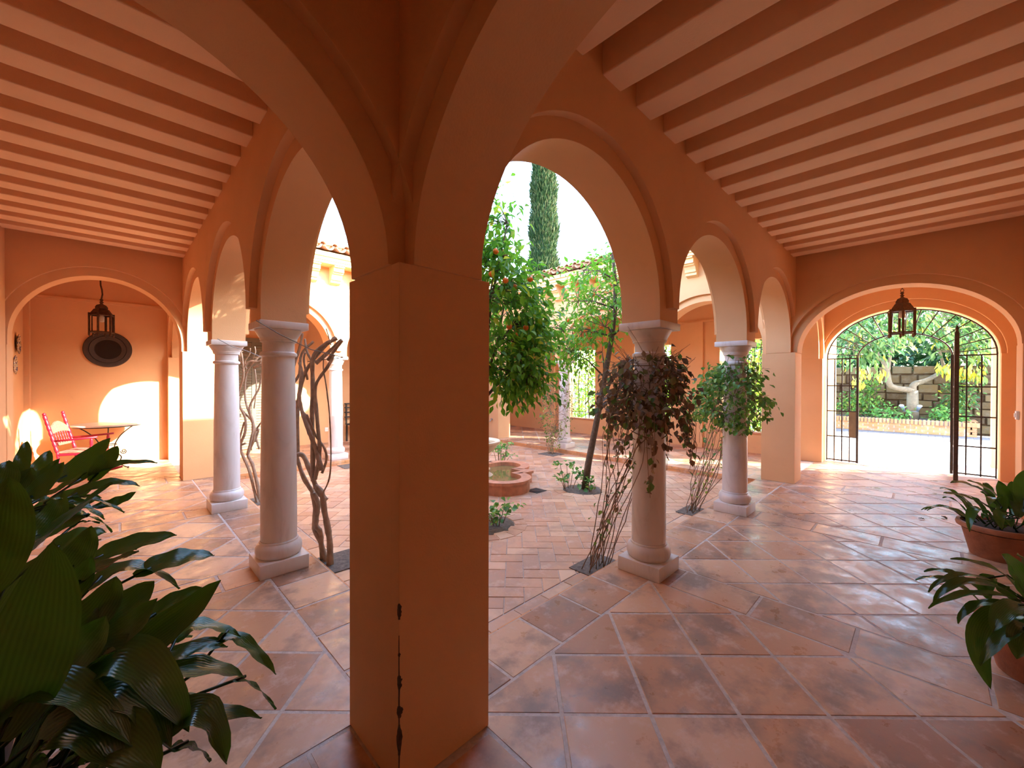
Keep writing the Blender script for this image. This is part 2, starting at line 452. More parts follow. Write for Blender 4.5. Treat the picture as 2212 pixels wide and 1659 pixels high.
for i, (y0, y1, z0, z1) in enumerate(WIN):
    s = struct(MB().box(EX-.03, EX+.06, y0-.04, y1+.04, z0-.035, z0+.005, .006).done('window_%d' % (i+1), 'basin'))
    g = MB()
    for k in range(8): y = y0+(y1-y0)*(k+.5)/8; g.tube([(EX+.15, y, z0), (EX+.15, y, z1)], .007, 6)
    for z in (z0+.18, (z0+z1)/2, z1-.18): g.tube([(EX+.15, y0, z), (EX+.15, y1, z)], .008, 6)
    g.done('window_grille', 'iron', s)

# ceilings
c = MB()
for b in ((-1.4, .98, -1.4, 10.7), (.97, 7.56, -1.4, 1.6), (7.55, 10.1, -1.4, 10.7), (.97, 7.56, 8.2, 10.7)):
    c.box(*b, 3.60, 3.80)
struct(c.done('ceiling', 'plaster'))
ORD = ['', 'second', 'third', 'fourth', 'fifth', 'sixth', 'seventh', 'eighth', 'ninth', 'tenth', 'eleventh', 'twelfth', 'thirteenth', 'fourteenth', 'fifteenth', 'sixteenth']
def beams(axis, start, n, step, wdt, a0, a1, where, far):
    for k in range(n):
        s = start+k*step
        m = MB()
        if axis == 'X': m.box(s, s+wdt, a0, a1, 3.385, 3.62, .008)
        else: m.box(a0, a1, s, s+wdt, 3.385, 3.62, .008)
        q = n-1-k
        nm = (ORD[q]+' from ' if q else 'the one next to ')
        tag(m.done('ceiling_beam', 'beam'), 'plastered beam across the gallery ceiling toward the %s, %s%s' % (where, nm, far), 'ceiling beam',
            'ceiling beams toward the '+where)
beams('X', 1.285, 15, .4045, .207, GY-.02, 1.368, 'gate', 'the gate end')
beams('Y', 1.94, 15, .4045, .205, GX-.02, .758, 'rocking chair', 'the rocking chair end')

# ------------------------------------------------------------------ tiled floors (each tile a small slab inside the floor mesh)
def clip(poly, x0, x1, y0, y1):
    for ax, lim, sg in ((0, x0, 1), (0, x1, -1), (1, y0, 1), (1, y1, -1)):
        out = []
        for i in range(len(poly)):
            p, q = poly[i], poly[(i+1) % len(poly)]
            dp, dq = (p[ax]-lim)*sg, (q[ax]-lim)*sg
            if dp >= 0: out.append(p)
            if dp*dq < 0:
                t = dp/(dp-dq); out.append((p[0]+(q[0]-p[0])*t, p[1]+(q[1]-p[1])*t))
        poly = out
        if len(poly) < 3: return []
    return poly
def area(p): return abs(sum(p[i][0]*p[(i+1) % len(p)][1]-p[(i+1) % len(p)][0]*p[i][1] for i in range(len(p))))/2

class Tiles:
    def __init__(self): self.V = []; self.F = []; self.T = []
    def add(self, poly, z, r, tilt=.0016, depth=.014, inset=.004):
        if len(poly) < 3 or area(poly) < .0006: return
        k = len(poly)
        # drop near-duplicate points
        pp = [poly[0]]
        for p in poly[1:]:
            if math.hypot(p[0]-pp[-1][0], p[1]-pp[-1][1]) > 1e-4: pp.append(p)
        if math.hypot(pp[0][0]-pp[-1][0], pp[0][1]-pp[-1][1]) < 1e-4: pp.pop()
        k = len(pp)
        if k < 3: return
        cx = sum(p[0] for p in pp)/k; cy = sum(p[1] for p in pp)/k
        tx, ty = r.uniform(-tilt, tilt)*3, r.uniform(-tilt, tilt)*3
        dz = r.uniform(-.0012, .0012)
        b = len(self.V); t = r.random()
        for lev in (0, 1, 2):
            for x, y in pp:
                d = math.hypot(x-cx, y-cy) or 1
                s = 1-(inset/d if lev == 2 else 0)
                zz = z+dz+(x-cx)*tx+(y-cy)*ty
                self.V.append((cx+(x-cx)*s, cy+(y-cy)*s, zz-(depth if lev == 0 else .0035 if lev == 1 else 0)))
                self.T.append(t)
        for a, c in ((0, k), (k, 2*k)):
            for i in range(k): self.F.append((b+a+i, b+a+(i+1) % k, b+c+(i+1) % k, b+c+i))
        self.F.append(tuple(b+2*k+i for i in range(k)))

TR = random.Random(3)
tl = Tiles(); G2 = .0088; S = .4137
def diag(x0, x1, y0, y1, u0=3.235, v0=.31):
    x0, x1, y0, y1 = x0+G2, x1-G2, y0+G2, y1-G2
    if x1-x0 < .03 or y1-y0 < .03: return
    su = S*math.sqrt(2)
    ulo, uhi = x0+y0, x1+y1; vlo, vhi = x0-y1, x1-y0
    for i in range(math.floor((ulo-u0)/su), math.ceil((uhi-u0)/su)+1):
        for j in range(math.floor((vlo-v0)/su), math.ceil((vhi-v0)/su)+1):
            g = G2*math.sqrt(2)
            ua, ub, va, vb = u0+i*su+g, u0+(i+1)*su-g, v0+j*su+g, v0+(j+1)*su-g
            sq = [((u+v)/2, (u-v)/2) for u, v in ((ua, va), (ub, va), (ub, vb), (ua, vb))]
            tl.add(clip(sq, x0, x1, y0, y1), 0, TR)
def strip(x0, x1, y0, y1, along, start, step):
    a0, a1 = (x0, x1) if along == 'X' else (y0, y1)
    k = math.floor((a0-start)/step)
    while start+k*step < a1:
        p, q = max(a0, start+k*step), min(a1, start+(k+1)*step)
        if q-p > .03:
            r = (p+G2, q-G2, y0+G2, y1-G2) if along == 'X' else (x0+G2, x1-G2, p+G2, q-G2)
            tl.add([(r[0], r[2]), (r[1], r[2]), (r[1], r[3]), (r[0], r[3])], 0, TR)
        k += 1
BX, BY = .862, 1.485                       # border joints beside the arcades
CEX, CEY = 1.255, 1.855                    # near courtyard edges
FEX, FEY = 7.27, 7.92                      # far courtyard edges
bandX = [(.775, 1.18), (2.985, 3.335), (5.14, 5.485), (7.36, 7.75)]
bandY = [(1.385, 1.79), (3.585, 3.925), (5.75, 6.095), (8.0, 8.40)]
# gallery toward the gate
ex = [-1.1]+[v for b in bandX for v in b]+[9.95]
for i in range(0, len(ex), 2): diag(ex[i], ex[i+1], -1.1, BY if ex[i] > .9 else 1.385)
for i, b in enumerate(bandX): strip(b[0], b[1], -1.1, (1.364 if i in (0, 3) else BY), 'Y', .28-.5*0, .53)
strip(1.198, 7.34, BY, CEY, 'X', 1.475, .411)
# gallery toward the rocking chair
ey = [1.79]+[v for b in bandY[1:] for v in b]+[NY]
for i in range(0, len(ey), 2): diag(-1.1, BX if i < 6 else .775, ey[i], ey[i+1], 3.235, -2.13+S*math.sqrt(2)*4)
for i, b in enumerate(bandY): strip(-1.1, .754 if i in (0, 3) else BX, b[0], b[1], 'X', .57-.53, .53)
strip(BX, CEX, 1.808, 7.98, 'Y', 2.15, .41)
# far galleries
diag(7.78, 9.86, 1.8, NY); strip(FEX, 7.78, 1.8, 7.98, 'Y', 2.0, .41)
diag(1.18, 7.75, 8.42, NY); strip(1.2, 7.33, FEY, 8.42, 'X', 1.5, .41)
strip(7.34, 7.8, 1.3, 1.82, 'Y', 1.3, .5)
fl = raw_mesh('floor', tl.V, tl.F, 'tile', None, False, tl.T); struct(fl)
g = MB()
for b in ((-1.4, CEX-.004, -1.4, 10.7), (CEX-.005, FEX+.005, -1.4, CEY-.004), (FEX+.004, 10.2, -1.4, 10.7), (CEX-.005, FEX+.005, FEY+.004, 10.7)):
    g.box(b[0], b[1], b[2], b[3], -.15, -.0025)
struct(g.done('floor_grout', 'grout'))

# sunken courtyard: herringbone bricks
tl = Tiles(); w_ = .151; zc = -.09
HOLES = [(3.02, 3.50, .34), (5.05, 3.60, .31), (5.30, 5.62, .24), (3.1, 6.1, .3)]
FC = (4.20, 5.05)
def inhole(p):
    for x, y, r in HOLES:
        if math.hypot(p[0]-x, p[1]-y) < r+.02: return True
    return False
s2 = math.sqrt(.5); o_ = (2.0, 1.9)
for i in range(-60, 100):
    for j in range(-60, 100):
        k = (i-j) % 4
        if k == 0: cells = (i, i+2, j, j+1)
        elif k == 2: cells = (i, i+1, j-1, j+1)
        else: continue
        a0, a1, b0, b1 = cells[0]*w_+.003, cells[1]*w_-.003, cells[2]*w_+.003, cells[3]*w_-.003
        # a runs along image right (1,-1), b runs away (1,1)
        P = [(o_[0]+(a+b)*s2, o_[1]+(-a+b)*s2) for a, b in ((a0, b0), (a1, b0), (a1, b1), (a0, b1))]
        c_ = (sum(p[0] for p in P)/4, sum(p[1] for p in P)/4)
        if not (1.0 < c_[0] < 7.6 and 1.6 < c_[1] < 8.2): continue
        if inhole(c_): continue
        Q = clip(P, CEX+.21, FEX-.21, CEY+.21, FEY-.21)
        tl.add(Q, zc, TR, .003, .012, .003)
def cstrip(x0, x1, y0, y1, along, step):
    a0, a1 = (x0, x1) if along == 'X' else (y0, y1); k = 0
    while a0+k*step < a1-.01:
        p, q = a0+k*step+.003, min(a1, a0+(k+1)*step)-.003
        r = (p, q, y0+.003, y1-.003) if along == 'X' else (x0+.003, x1-.003, p, q)
        tl.add([(r[0], r[2]), (r[1], r[2]), (r[1], r[3]), (r[0], r[3])], zc, TR, .003, .012, .003); k += 1
cstrip(CEX+.2, FEX-.2, CEY, CEY+.2, 'X', .29); cstrip(CEX+.2, FEX-.2, FEY-.2, FEY, 'X', .29)
cstrip(CEX, CEX+.2, CEY, FEY, 'Y', .29); cstrip(FEX-.2, FEX, CEY, FEY, 'Y', .29)
for x, y, r in HOLES:
    n = max(8, int(2*PI*(r+.08)/.16))
    for k in range(n):
        a, b = 2*PI*k/n+.012, 2*PI*(k+1)/n-.012
        tl.add([(x+rr_*math.cos(t), y+rr_*math.sin(t)) for rr_, t in ((r, a), (r+.14, a), (r+.14, b), (r, b))], zc+.003, TR, .002, .02, .003)
struct(raw_mesh('floor_courtyard', tl.V, tl.F, 'brick', None, False, tl.T))
struct(MB().box(CEX-.05, FEX+.05, CEY-.05, FEY+.05, -.2, zc-.005).done('floor_courtyard_bed', 'grout'))
# brick curb of the step around the courtyard (two courses)
tl = Tiles(); cb = MB()
def riser(x0, y0, x1, y1, nx, ny):
    ln = math.hypot(x1-x0, y1-y0); n = int(ln/.29); ux, uy = (x1-x0)/ln, (y1-y0)/ln
    for row in (0, 1):
        for k in range(-1, n+1):
            a = max(0, (k+.5*row)*ln/n+.003); b = min(ln, (k+1+.5*row)*ln/n-.003)
            if b-a < .02: continue
            z0_, z1_ = (-.093, -.052) if row == 0 else (-.048, -.003)
            t = TR.random(); base = len(tl.V)
            for (s, e) in ((a, .0), (b, .0), (b, .02), (a, .02)):
                for z in (z0_, z1_):
                    tl.V.append((x0+ux*s+nx*(e-.008), y0+uy*s+ny*(e-.008), z)); tl.T.append(t)
            q = base
            tl.F += [(q, q+2, q+3, q+1), (q+2, q+4, q+5, q+3), (q+4, q+6, q+7, q+5), (q+6, q, q+1, q+7), (q+1, q+3, q+5, q+7)]
riser(CEX, FEY, FEX, FEY, 0, 1); riser(FEX, CEY, FEX, FEY, 1, 0); riser(CEX, CEY, FEX, CEY, 0, -1); riser(CEX, CEY, CEX, FEY, -1, 0)
struct(raw_mesh('trim_1', tl.V, tl.F, 'curb', None, False, tl.T))

# ------------------------------------------------------------------ columns
def column_proto(loc, label, extra=None):
    t = thing('stone_column', label, 'column', loc, 'marble columns around the courtyard')
    b = MB(); b.box(-.179, .179, -.179, .179, 0, .112, .006)
    b.lathe([(.10, .11), (.150, .112), (.166, .128), (.173, .155), (.172, .185), (.160, .212), (.146, .222), (.143, .226), (.143, .236), (.137, .243), (.10, .245)], n=40)
    link_part(b, 'base', 'marble', t)
    b = MB(); b.lathe([(.1, .243), (.1345, .245), (.1335, .6), (.130, 1.0), (.124, 1.4), (.1185, 1.738), (.121, 1.742), (.134, 1.750), (.137, 1.762), (.134, 1.775), (.122, 1.781), (.118, 1.785), (.1, 1.786)], n=40)
    link_part(b, 'shaft', 'marble', t)
    b = MB(); b.lathe([(.1, 1.785), (.117, 1.785), (.117, 1.852), (.121, 1.862), (.132, 1.864), (.132, 1.878), (.137, 1.88), (.137, 1.892), (.141, 1.900), (.156, 1.925), (.168, 1.945), (.172, 1.958), (.168, 1.966), (.1, 1.966)], n=40)
    b.box(-.179, .179, -.179, .179, 1.962, 2.02, .006)
    link_part(b, 'capital', 'marble', t)
    return t
def link_part(b, name, mat, t, ang=32):
    bmesh.ops.recalc_face_normals(b.bm, faces=b.bm.faces[:])
    me = bpy.data.meshes.new(name); b.bm.to_mesh(me); b.bm.free()
    me.materials.append(M[mat]); o = bpy.data.objects.new(name, me); COL.objects.link(o); o.parent = t
    me.polygons.foreach_set('use_smooth', [True]*len(me.polygons)); me.set_sharp_from_angle(angle=math.radians(ang))
    return o
def dup(root, loc, label, rz=None):
    r = root.copy(); COL.objects.link(r); r.location = loc; r['label'] = label
    if rz is not None: r.rotation_euler.z = rz
    for ch in root.children:
        c_ = ch.copy(); COL.objects.link(c_); c_.parent = r
        for gch in ch.children:
            d = gch.copy(); COL.objects.link(d); d.parent = c_
    return r
c0 = column_proto((.976, CY[0], 0), 'pinkish marble column beside the bare thick-stemmed vine, big and close to the corner pier')
dup(c0, (.976, CY[1], 0), 'pinkish marble column before the end pier of the rocking chair gallery, smaller bare vine beside it')
dup(c0, (CX[0], 1.586, 0), 'pinkish marble column with a dried brown vine bunched around its upper half')
dup(c0, (CX[1], 1.586, 0), 'pinkish marble column wrapped in a green leafy vine near the gate end')
dup(c0, (CX[0], 8.201, 0), 'bluish white marble column across the courtyard with leaf shadows dappling its shaft')
dup(c0, (7.551, CY[1], 0), 'white marble column across the courtyard behind the grey twiggy bush')
dup(c0, (7.551, CY[0], 0), 'marble column across the courtyard directly behind the dried vine column')
dup(c0, (CX[1], 8.201, 0), 'marble column across the courtyard hidden behind the big corner pier')

# ------------------------------------------------------------------ cornices, corbels and tiled roofs over the courtyard facades
def corbel(mk, parent):
    b = MB()
    prof = [(0, 0), (.05, .02), (.09, .03), (.09, .075), (.12, .08), (.13, .12), (.16, .165), (.20, .185), (.20, .205), (.24, .21), (.24, .285), (.28, .29), (.28, .335), (0, .335)]
    w2 = .095
    A = [b.bm.verts.new(mk(-w2, d, z)) for d, z in prof]; B = [b.bm.verts.new(mk(w2, d, z)) for d, z in prof]
    k = len(prof); fa = b.bm.faces.new(A); fb = b.bm.faces.new(B[::-1])
    for i in range(k): b.bm.faces.new((A[i], B[i], B[(i+1) % k], A[(i+1) % k]))
    tri(b.bm, faces=[fa, fb])
    return b.done('corbel', 'cornice', parent)
def facade(num, axis, face, sgn, s0, s1, off):
    """sgn: direction (in the normal axis) that points to the courtyard"""
    mk0 = (lambda s, d, z: (s, face+sgn*d, z)) if axis == 'X' else (lambda s, d, z: (face+sgn*d, s, z))
    prof = [(0, 3.70), (.30, 3.70), (.30, 3.745), (.32, 3.75), (.33, 3.80), (.36, 3.81), (.36, 3.86), (0, 3.92)]
    b = MB()
    A = [b.bm.verts.new(mk0(s0, d, z)) for d, z in prof]; B = [b.bm.verts.new(mk0(s1, d, z)) for d, z in prof]
    k = len(prof); b.bm.faces.new(A); b.bm.faces.new(B[::-1])
    for i in range(k): b.bm.faces.new((A[i], B[i], B[(i+1) % k], A[(i+1) % k]))
    t = struct(b.done('trim_%d' % num, 'cornice'))
    s = s0+off
    while s < s1-.1:
        corbel(lambda a, d, z, s=s: mk0(s+a, d, 3.38+z), t); s += .43
N_OFF, E_OFF = (2.79-1.198) % .43-.20, .30
facade(2, 'X', 7.979, -1, 1.198, 7.33, (3.035-1.198) % .43)
facade(3, 'Y', 7.329, -1, 1.808, 7.98, (2.885-1.808) % .43)
# plain cornice slabs on the two near facades (unseen, but they throw the shade on the patio)
for i, b_ in enumerate(((1.198, 7.33, 1.807, 2.12, 3.70, 4.27), (1.197, 1.51, 1.808, 7.98, 3.70, 3.90))):
    struct(MB().box(*b_).done('trim_%d' % (4+i), 'cornice'))
def roof_tiles(name, label, axis, face, sgn, s0, s1, phase):
    t = thing(name, label, 'roof', (0, 0, 0))
    n = int((s1-s0)/.213); slope = .27; Lr = 2.6
    mk = (lambda s, d, z: (s, face+sgn*(.44-d), z)) if axis == 'X' else (lambda s, d, z: (face+sgn*(.44-d), s, z))
    def barrel(c, r, up, z, mat, nm, d0):
        b = MB(); ns = 8
        rings = []
        for d in (d0, Lr):
            for rad in (r, r-.014):
                rings.append([b.bm.verts.new(mk(c+rad*math.cos(PI*k/ns)*(1), d, z+d*slope+up*rad*math.sin(PI*k/ns))) for k in range(ns+1)])
        o1, i1, o2, i2 = rings
        for k in range(ns):
            b.bm.faces.new((o1[k], o1[k+1], o2[k+1], o2[k])); b.bm.faces.new((i1[k], i2[k], i2[k+1], i1[k+1])); b.bm.faces.new((o1[k], i1[k], i1[k+1], o1[k+1]))
        b.bm.faces.new((o1[0], o2[0], i2[0], i1[0])); b.bm.faces.new((o1[-1], i1[-1], i2[-1], o2[-1]))
        return b.done(nm, mat, t, True)
    for k in range(n):
        c_ = s0+phase+.213*k
        barrel(c_, .085, -1, 3.985, 'roof', 'pan_tile', 0)
        barrel(c_+.1065, .062, 1, 3.985, 'roof', 'cover_tile', .03)
    # sarking under the tiles
    b = MB(); pr = [(.10, 3.86), (Lr, 3.86+.0), (Lr, 3.88+Lr*slope), (.10, 3.90)]
    A = [b.bm.verts.new(mk(s0, d, z)) for d, z in pr]; B = [b.bm.verts.new(mk(s1, d, z)) for d, z in pr]
    b.bm.faces.new(A); b.bm.faces.new(B[::-1])
    for i in range(4): b.bm.faces.new((A[i], B[i], B[(i+1) % 4], A[(i+1) % 4]))
    b.done('roof_deck', 'cornice', t)
roof_tiles('tiled_roof', 'clay barrel tiled roof edge above the sunlit white facade across the patio', 'X', 7.98, -1, 1.2, 7.33, .10)
roof_tiles('tiled_roof', 'clay barrel tiled roof edge in front of the tall cypress', 'Y', 7.33, -1, 1.81, 7.98, .06)
for nm, vs in (('ceiling_roof_south', [(.5, 2.25, 4.25), (8.2, 2.25, 4.25), (8.2, -1.4, 4.9), (.5, -1.4, 4.9)]), ('ceiling_roof_west', [(1.63, .5, 3.90), (1.63, 10.7, 3.90), (-1.4, 10.7, 4.6), (-1.4, .5, 4.6)])):  # unseen near roofs; south eave raised to place its shadow line
    b = MB(); A = [b.bm.verts.new(v) for v in vs]; B = [b.bm.verts.new((v[0], v[1], v[2]+.1)) for v in vs]
    b.bm.faces.new(A); b.bm.faces.new(B[::-1])
    for i in range(4): b.bm.faces.new((A[i], B[i], B[(i+1) % 4], A[(i+1) % 4]))
    struct(b.done(nm, 'roof'))
# ------------------------------------------------------------------ leaves
def unit(v): return v/np.maximum(np.linalg.norm(v, axis=-1, keepdims=True), 1e-9)
class Leaves:
    """many small folded leaves in one mesh"""
    def __init__(self, seed): self.r = np.random.default_rng(seed); self.V = []; self.F = []; self.T = []; self.n = 0
    def add(self, P, D, ln, wd, up=(0, 0, 1), jitter=.6, tint=None, sz=.3):
        r = self.r; P = np.asarray(P, float); k = len(P)
        D = unit(np.asarray(D, float)+r.normal(0, jitter, (k, 3)))
        U = unit(np.asarray(up, float)+r.normal(0, .45, (k, 3)))
        W = unit(np.cross(D, U)); Nn = np.cross(W, D)
        s = (1+r.uniform(-sz, sz, (k, 1))); l = ln*s; w = wd*s
        b = P; mid = P+D*l*.45-Nn*l*.05; tip = P+D*l-Nn*l*.18
        lf = P+D*l*.42+W*w*.5+Nn*w*.16; rt = P+D*l*.42-W*w*.5+Nn*w*.16
        lf2 = P+D*l*.72+W*w*.36-Nn*l*.06+Nn*w*.1; rt2 = P+D*l*.72-W*w*.36-Nn*l*.06+Nn*w*.1
        V = np.stack([b, lf, mid, rt, lf2, rt2, tip], 1).reshape(-1, 3)
        base = self.n+np.arange(k)*7
        f = np.array([(0, 3, 2), (0, 2, 1), (2, 3, 5), (1, 2, 4), (2, 5, 6), (2, 6, 4)])
        F = (base[:, None, None]+f[None]).reshape(-1, 3)
        self.V.append(V); self.F.append(F); self.n += 7*k
        t = r.random(k) if tint is None else np.clip(tint+r.normal(0, .18, k), 0, 1)
        self.T.append(np.repeat(t, 7))
    def done(self, name, mat, parent=None):
        V = np.concatenate(self.V); F = np.concatenate(self.F)
        return raw_mesh(name, V, F.tolist(), mat, parent, True, np.concatenate(self.T))

def crown(lv, tw, anchors, centers, rng, per=14, spread=.12, ln=.085, wd=.04, droop=.45, tint=None, origin=None, twr=.004):
    """leaf clusters at centers, each tied by a twig to its nearest anchor point"""
    A = np.asarray(anchors, float)
    for c in centers:
        c = np.asarray(c, float)
        a = A[np.argmin(((A-c)**2).sum(1))]
        m = (a+c)/2+rng.normal(0, .03, 3)
        if tw is not None: tw.tube([tuple(a), tuple(m), tuple(c)], twr*1.5, 5, twr*.6, caps=False)
        k = max(3, int(per*rng.uniform(.7, 1.3)))
        d = unit(c-a); o = rng.normal(0, spread, (k, 3))
        lv.add(c+o, d*.6+o/spread*.35+np.array([0, 0, -droop]), ln, wd, tint=tint)

def ellipsoid_pts(rng, c, rad, n, shell=.55):
    p = unit(rng.normal(0, 1, (n, 3)))*(shell+(1-shell)*rng.random((n, 1))**.6)
    return np.asarray(c)+p*np.asarray(rad)

def oranges(t, pts, r=.032):
    for p in pts: MB().sphere(p, r, 14, .94).done('orange', 'fruit', t, True)

# orange tree beside the corner pier
rng = np.random.default_rng(11)
t = thing('orange_tree', 'leafy orange tree next to the corner pier, its crown rising above the roof line', 'tree', (2.92, 3.56, -.09))
tk = [(2.92, 3.56, -.10), (2.94, 3.55, .5), (2.93, 3.52, 1.0), (2.98, 3.50, 1.5)]
b = MB(); b.tube(tk, .05, 10, .04)
brs = []
for e in ((3.22, 3.28, 2.18), (3.38, 3.22, 1.75), (2.72, 3.85, 2.2), (3.0, 3.35, 2.75), (3.32, 3.5, 2.5), (2.75, 3.2, 2.4), (3.12, 3.25, 3.3), (2.6, 3.6, 1.9), (2.45, 3.65, 3.5), (3.25, 3.1, 1.62)):
    s = Vector(tk[-1])+Vector((0, 0, rnd.uniform(-.2, .15))); e = Vector(e)
    pts = [s, s.lerp(e, .5)+Vector((rnd.uniform(-.05, .05), rnd.uniform(-.05, .05), .08)), e]
    b.tube(pts, .02, 7, .008); brs += [s.lerp(e, q) for q in (.4, .6, .8, 1)]
cl = np.concatenate([ellipsoid_pts(rng, (3.05, 3.45, 2.35), (.62, .62, .78), 150, .45), ellipsoid_pts(rng, (3.05, 3.35, 3.2), (.24, .24, .62), 34, .3),
                     ellipsoid_pts(rng, (3.42, 3.15, 2.1), (.26, .24, .45), 40, .3), ellipsoid_pts(rng, (3.2, 3.2, 1.62), (.34, .3, .26), 42, .3), ellipsoid_pts(rng, (3.45, 3.08, 1.52), (.22, .2, .16), 12, .3), ellipsoid_pts(rng, (2.45, 3.65, 3.6), (.5, .5, .75), 110, .2), ellipsoid_pts(rng, (2.7, 3.6, 2.9), (.45, .45, .5), 40, .3)])  # last two clumps are unseen, added to shade the left arcade arch
lv = Leaves(5); crown(lv, b, brs, cl, rng, 15, .10, .092, .044, .75)
b.done('trunk', 'bark', t, True); lv.done('foliage', 'orange_leaf', t)
oranges(t, [at(1071, 543, 4.15), at(1092, 606, 4.1), at(1145, 603, 4.2), at(1062, 592, 4.1), at(1112, 620, 4.3), at(1100, 706, 4.3), at(1113, 724, 4.35), at(1136, 708, 4.4)])
# second orange tree, leaning
rng = np.random.default_rng(12)
t = thing('orange_tree', 'slender orange tree with a long bare leaning trunk in a round soil bed', 'tree', (5.06, 3.58, -.09))
tk = [(5.06, 3.58, -.12), (5.08, 3.53, .3), (5.12, 3.42, .9), (5.16, 3.30, 1.6), (5.19, 3.20, 2.2), (5.18, 3.14, 2.6), (5.14, 3.12, 3.0), (5.12, 3.15, 3.4)]
b = MB(); b.tube(tk, .055, 10, .02)
brs = [Vector(p) for p in tk[4:]]
for s, e in ((4, (5.0, 3.95, 2.35)), (4, (5.3, 2.85, 2.4)), (5, (4.9, 3.75, 2.75)), (5, (5.3, 3.6, 2.9)), (3, (4.95, 3.75, 2.0)), (6, (5.0, 3.55, 3.2)), (5, (5.4, 2.85, 2.9)), (3, (5.4, 3.5, 2.0)), (4, (4.85, 3.1, 2.3))):
    s = Vector(tk[s]); e = Vector(e)
    b.tube([s, s.lerp(e, .5)+Vector((0, 0, .06)), e], .016, 6, .006); brs += [s.lerp(e, q) for q in (.35, .6, .8, 1)]
cl = np.concatenate([ellipsoid_pts(rng, (5.12, 3.35, 2.75), (.6, .62, .72), 125, .4), ellipsoid_pts(rng, (5.0, 3.95, 2.35), (.3, .34, .35), 22, .3), ellipsoid_pts(rng, (5.05, 3.75, 2.0), (.35, .42, .24), 32, .3)])
lv = Leaves(6); crown(lv, b, brs, cl, rng, 11, .10, .088, .04, .35, tint=.55)
b.done('trunk', 'bark', t, True); lv.done('foliage', 'orange_leaf', t)
oranges(t, [at(1317, 617, 5.9), at(1228, 692, 6.0), at(1281, 636, 6.1), at(1300, 706, 6.0), at(1338, 636, 6.2), at(1318, 600, 6.2)])
# soil beds
for (x, y, r), lab in zip(HOLES, ('round soil bed under the crown of the orange tree by the corner pier', 'round soil bed around the leaning orange trunk', 'small round soil bed behind the fountain basin', 'round soil bed beyond the corner pier, across from the fountain')):
    tag(MB().lathe([(r, -.11), (r-.01, -.092), (r*.7, -.085), (r*.3, -.078), (.02, -.076)], (x, y, 0), 32).done('soil_bed', 'soil', None, True), lab, 'soil bed')
def ground_plant(name, label, loc, n, h, sp, seed, cat='plant', clusters=None):
    r2 = np.random.default_rng(seed); t = thing(name, label, cat, loc); b = MB(); lv = Leaves(seed)
    for k in range(n):
        a = r2.uniform(0, 2*PI); rad = sp*math.sqrt(r2.random()); hh = h*r2.uniform(.45, 1.1)
        s = Vector(loc)+Vector((math.cos(a)*rad*.4, math.sin(a)*rad*.4, -.01)); e = Vector(loc)+Vector((math.cos(a)*rad, math.sin(a)*rad, hh))
        b.tube([s, s.lerp(e, .5)+Vector((0, 0, .02)), e], .006, 5, .004)
        k2 = 9; o = r2.normal(0, .045, (k2, 3))*np.array([1, 1, .5]); lv.add(np.array(e)+o, o*8, .06, .062, jitter=.3)
    b.done('stem', 'twig', t); lv.done('foliage', 'ground_leaf', t); return t
ground_plant('geranium', 'leggy green geranium at the foot of the leaning orange trunk', (4.93, 3.80, -.08), 8, .36, .22, 1)
ground_plant('geranium', 'small geranium sprig hugging the right side of the leaning orange trunk', (5.02, 3.42, -.08), 4, .17, .15, 2)
ground_plant('geranium', 'low bushy geranium right behind the fountain basin', (5.26, 5.66, -.08), 11, .40, .2, 3)
ground_plant('geranium', 'low dark geranium in the soil bed by the corner pier', (3.12, 3.40, -.08), 8, .17, .22, 4)

# ------------------------------------------------------------------ fountain
t = thing('fountain', 'pale stone fountain bowl on a pedestal standing in a quatrefoil brick basin', 'fountain', (FC[0], FC[1], -.09))
def quatrefoil(off):
    """four lobes along the axes, square tips on the diagonals"""
    out = []
    for q in range(4):
        base = q*PI/2
        for k in range(13):
            a = -PI*.52+PI*1.04*k/12
            x, y = .60+(.40+off)*math.cos(a), (.40+off)*math.sin(a)
            out.append((x*math.cos(base)-y*math.sin(base), x*math.sin(base)+y*math.cos(base)))
        e, w3 = .615+off, .40+off
        for dx, dy in ((e, w3), (e, e), (w3, e)):
            out.append((dx*math.cos(base)-dy*math.sin(base), dx*math.sin(base)+dy*math.cos(base)))
    return out
Po, Pi_ = quatrefoil(0), quatrefoil(-.13)
b = MB(); k = len(Po)
def ringv(P, z): return [b.bm.verts.new((FC[0]+x, FC[1]+y, z)) for x, y in P]
Pl = quatrefoil(.02)
levels = [ringv(Po, -.10), ringv(Po, .055), ringv(Pl, .06), ringv(Pl, .10), ringv(Pi_, .10), ringv(Pi_, -.06)]
for a_, c_ in zip(levels, levels[1:]):
    for i in range(k): b.bm.faces.new((a_[i], a_[(i+1) % k], c_[(i+1) % k], c_[i]))
b.done('basin', 'basin', t)
b = MB(); v = ringv(quatrefoil(-.125), .03); b.bm.faces.new(v); tri(b.bm, faces=b.bm.faces[:]); b.done('water', 'water', t)
fx = (FC[0]+.0, FC[1]+.0, 0)
MB().lathe([(.14, -.08), (.19, -.07), (.24, -.06), (.24, .03), (.21, .05), (.19, .07), (.18, .09), (.20, .11), (.20, .13), (.15, .17), (.135, .21), (.13, .26), (.14, .31), (.17, .335), (.16, .35), (.10, .35)], fx, 32).done('pedestal', 'stone', t, angle=50)
MB().lathe([(.09, .34), (.16, .37), (.25, .43), (.30, .49), (.315, .525), (.345, .535), (.36, .55), (.36, .58), (.345, .592), (.32, .587), (.29, .55), (.10, .48), (.02, .47)], fx, 40).done('bowl', 'stone', t, angle=50)
b = MB(); b.lathe([(.30, .555), (.02, .557)], fx, 40); b.done('bowl_water', 'water', t)
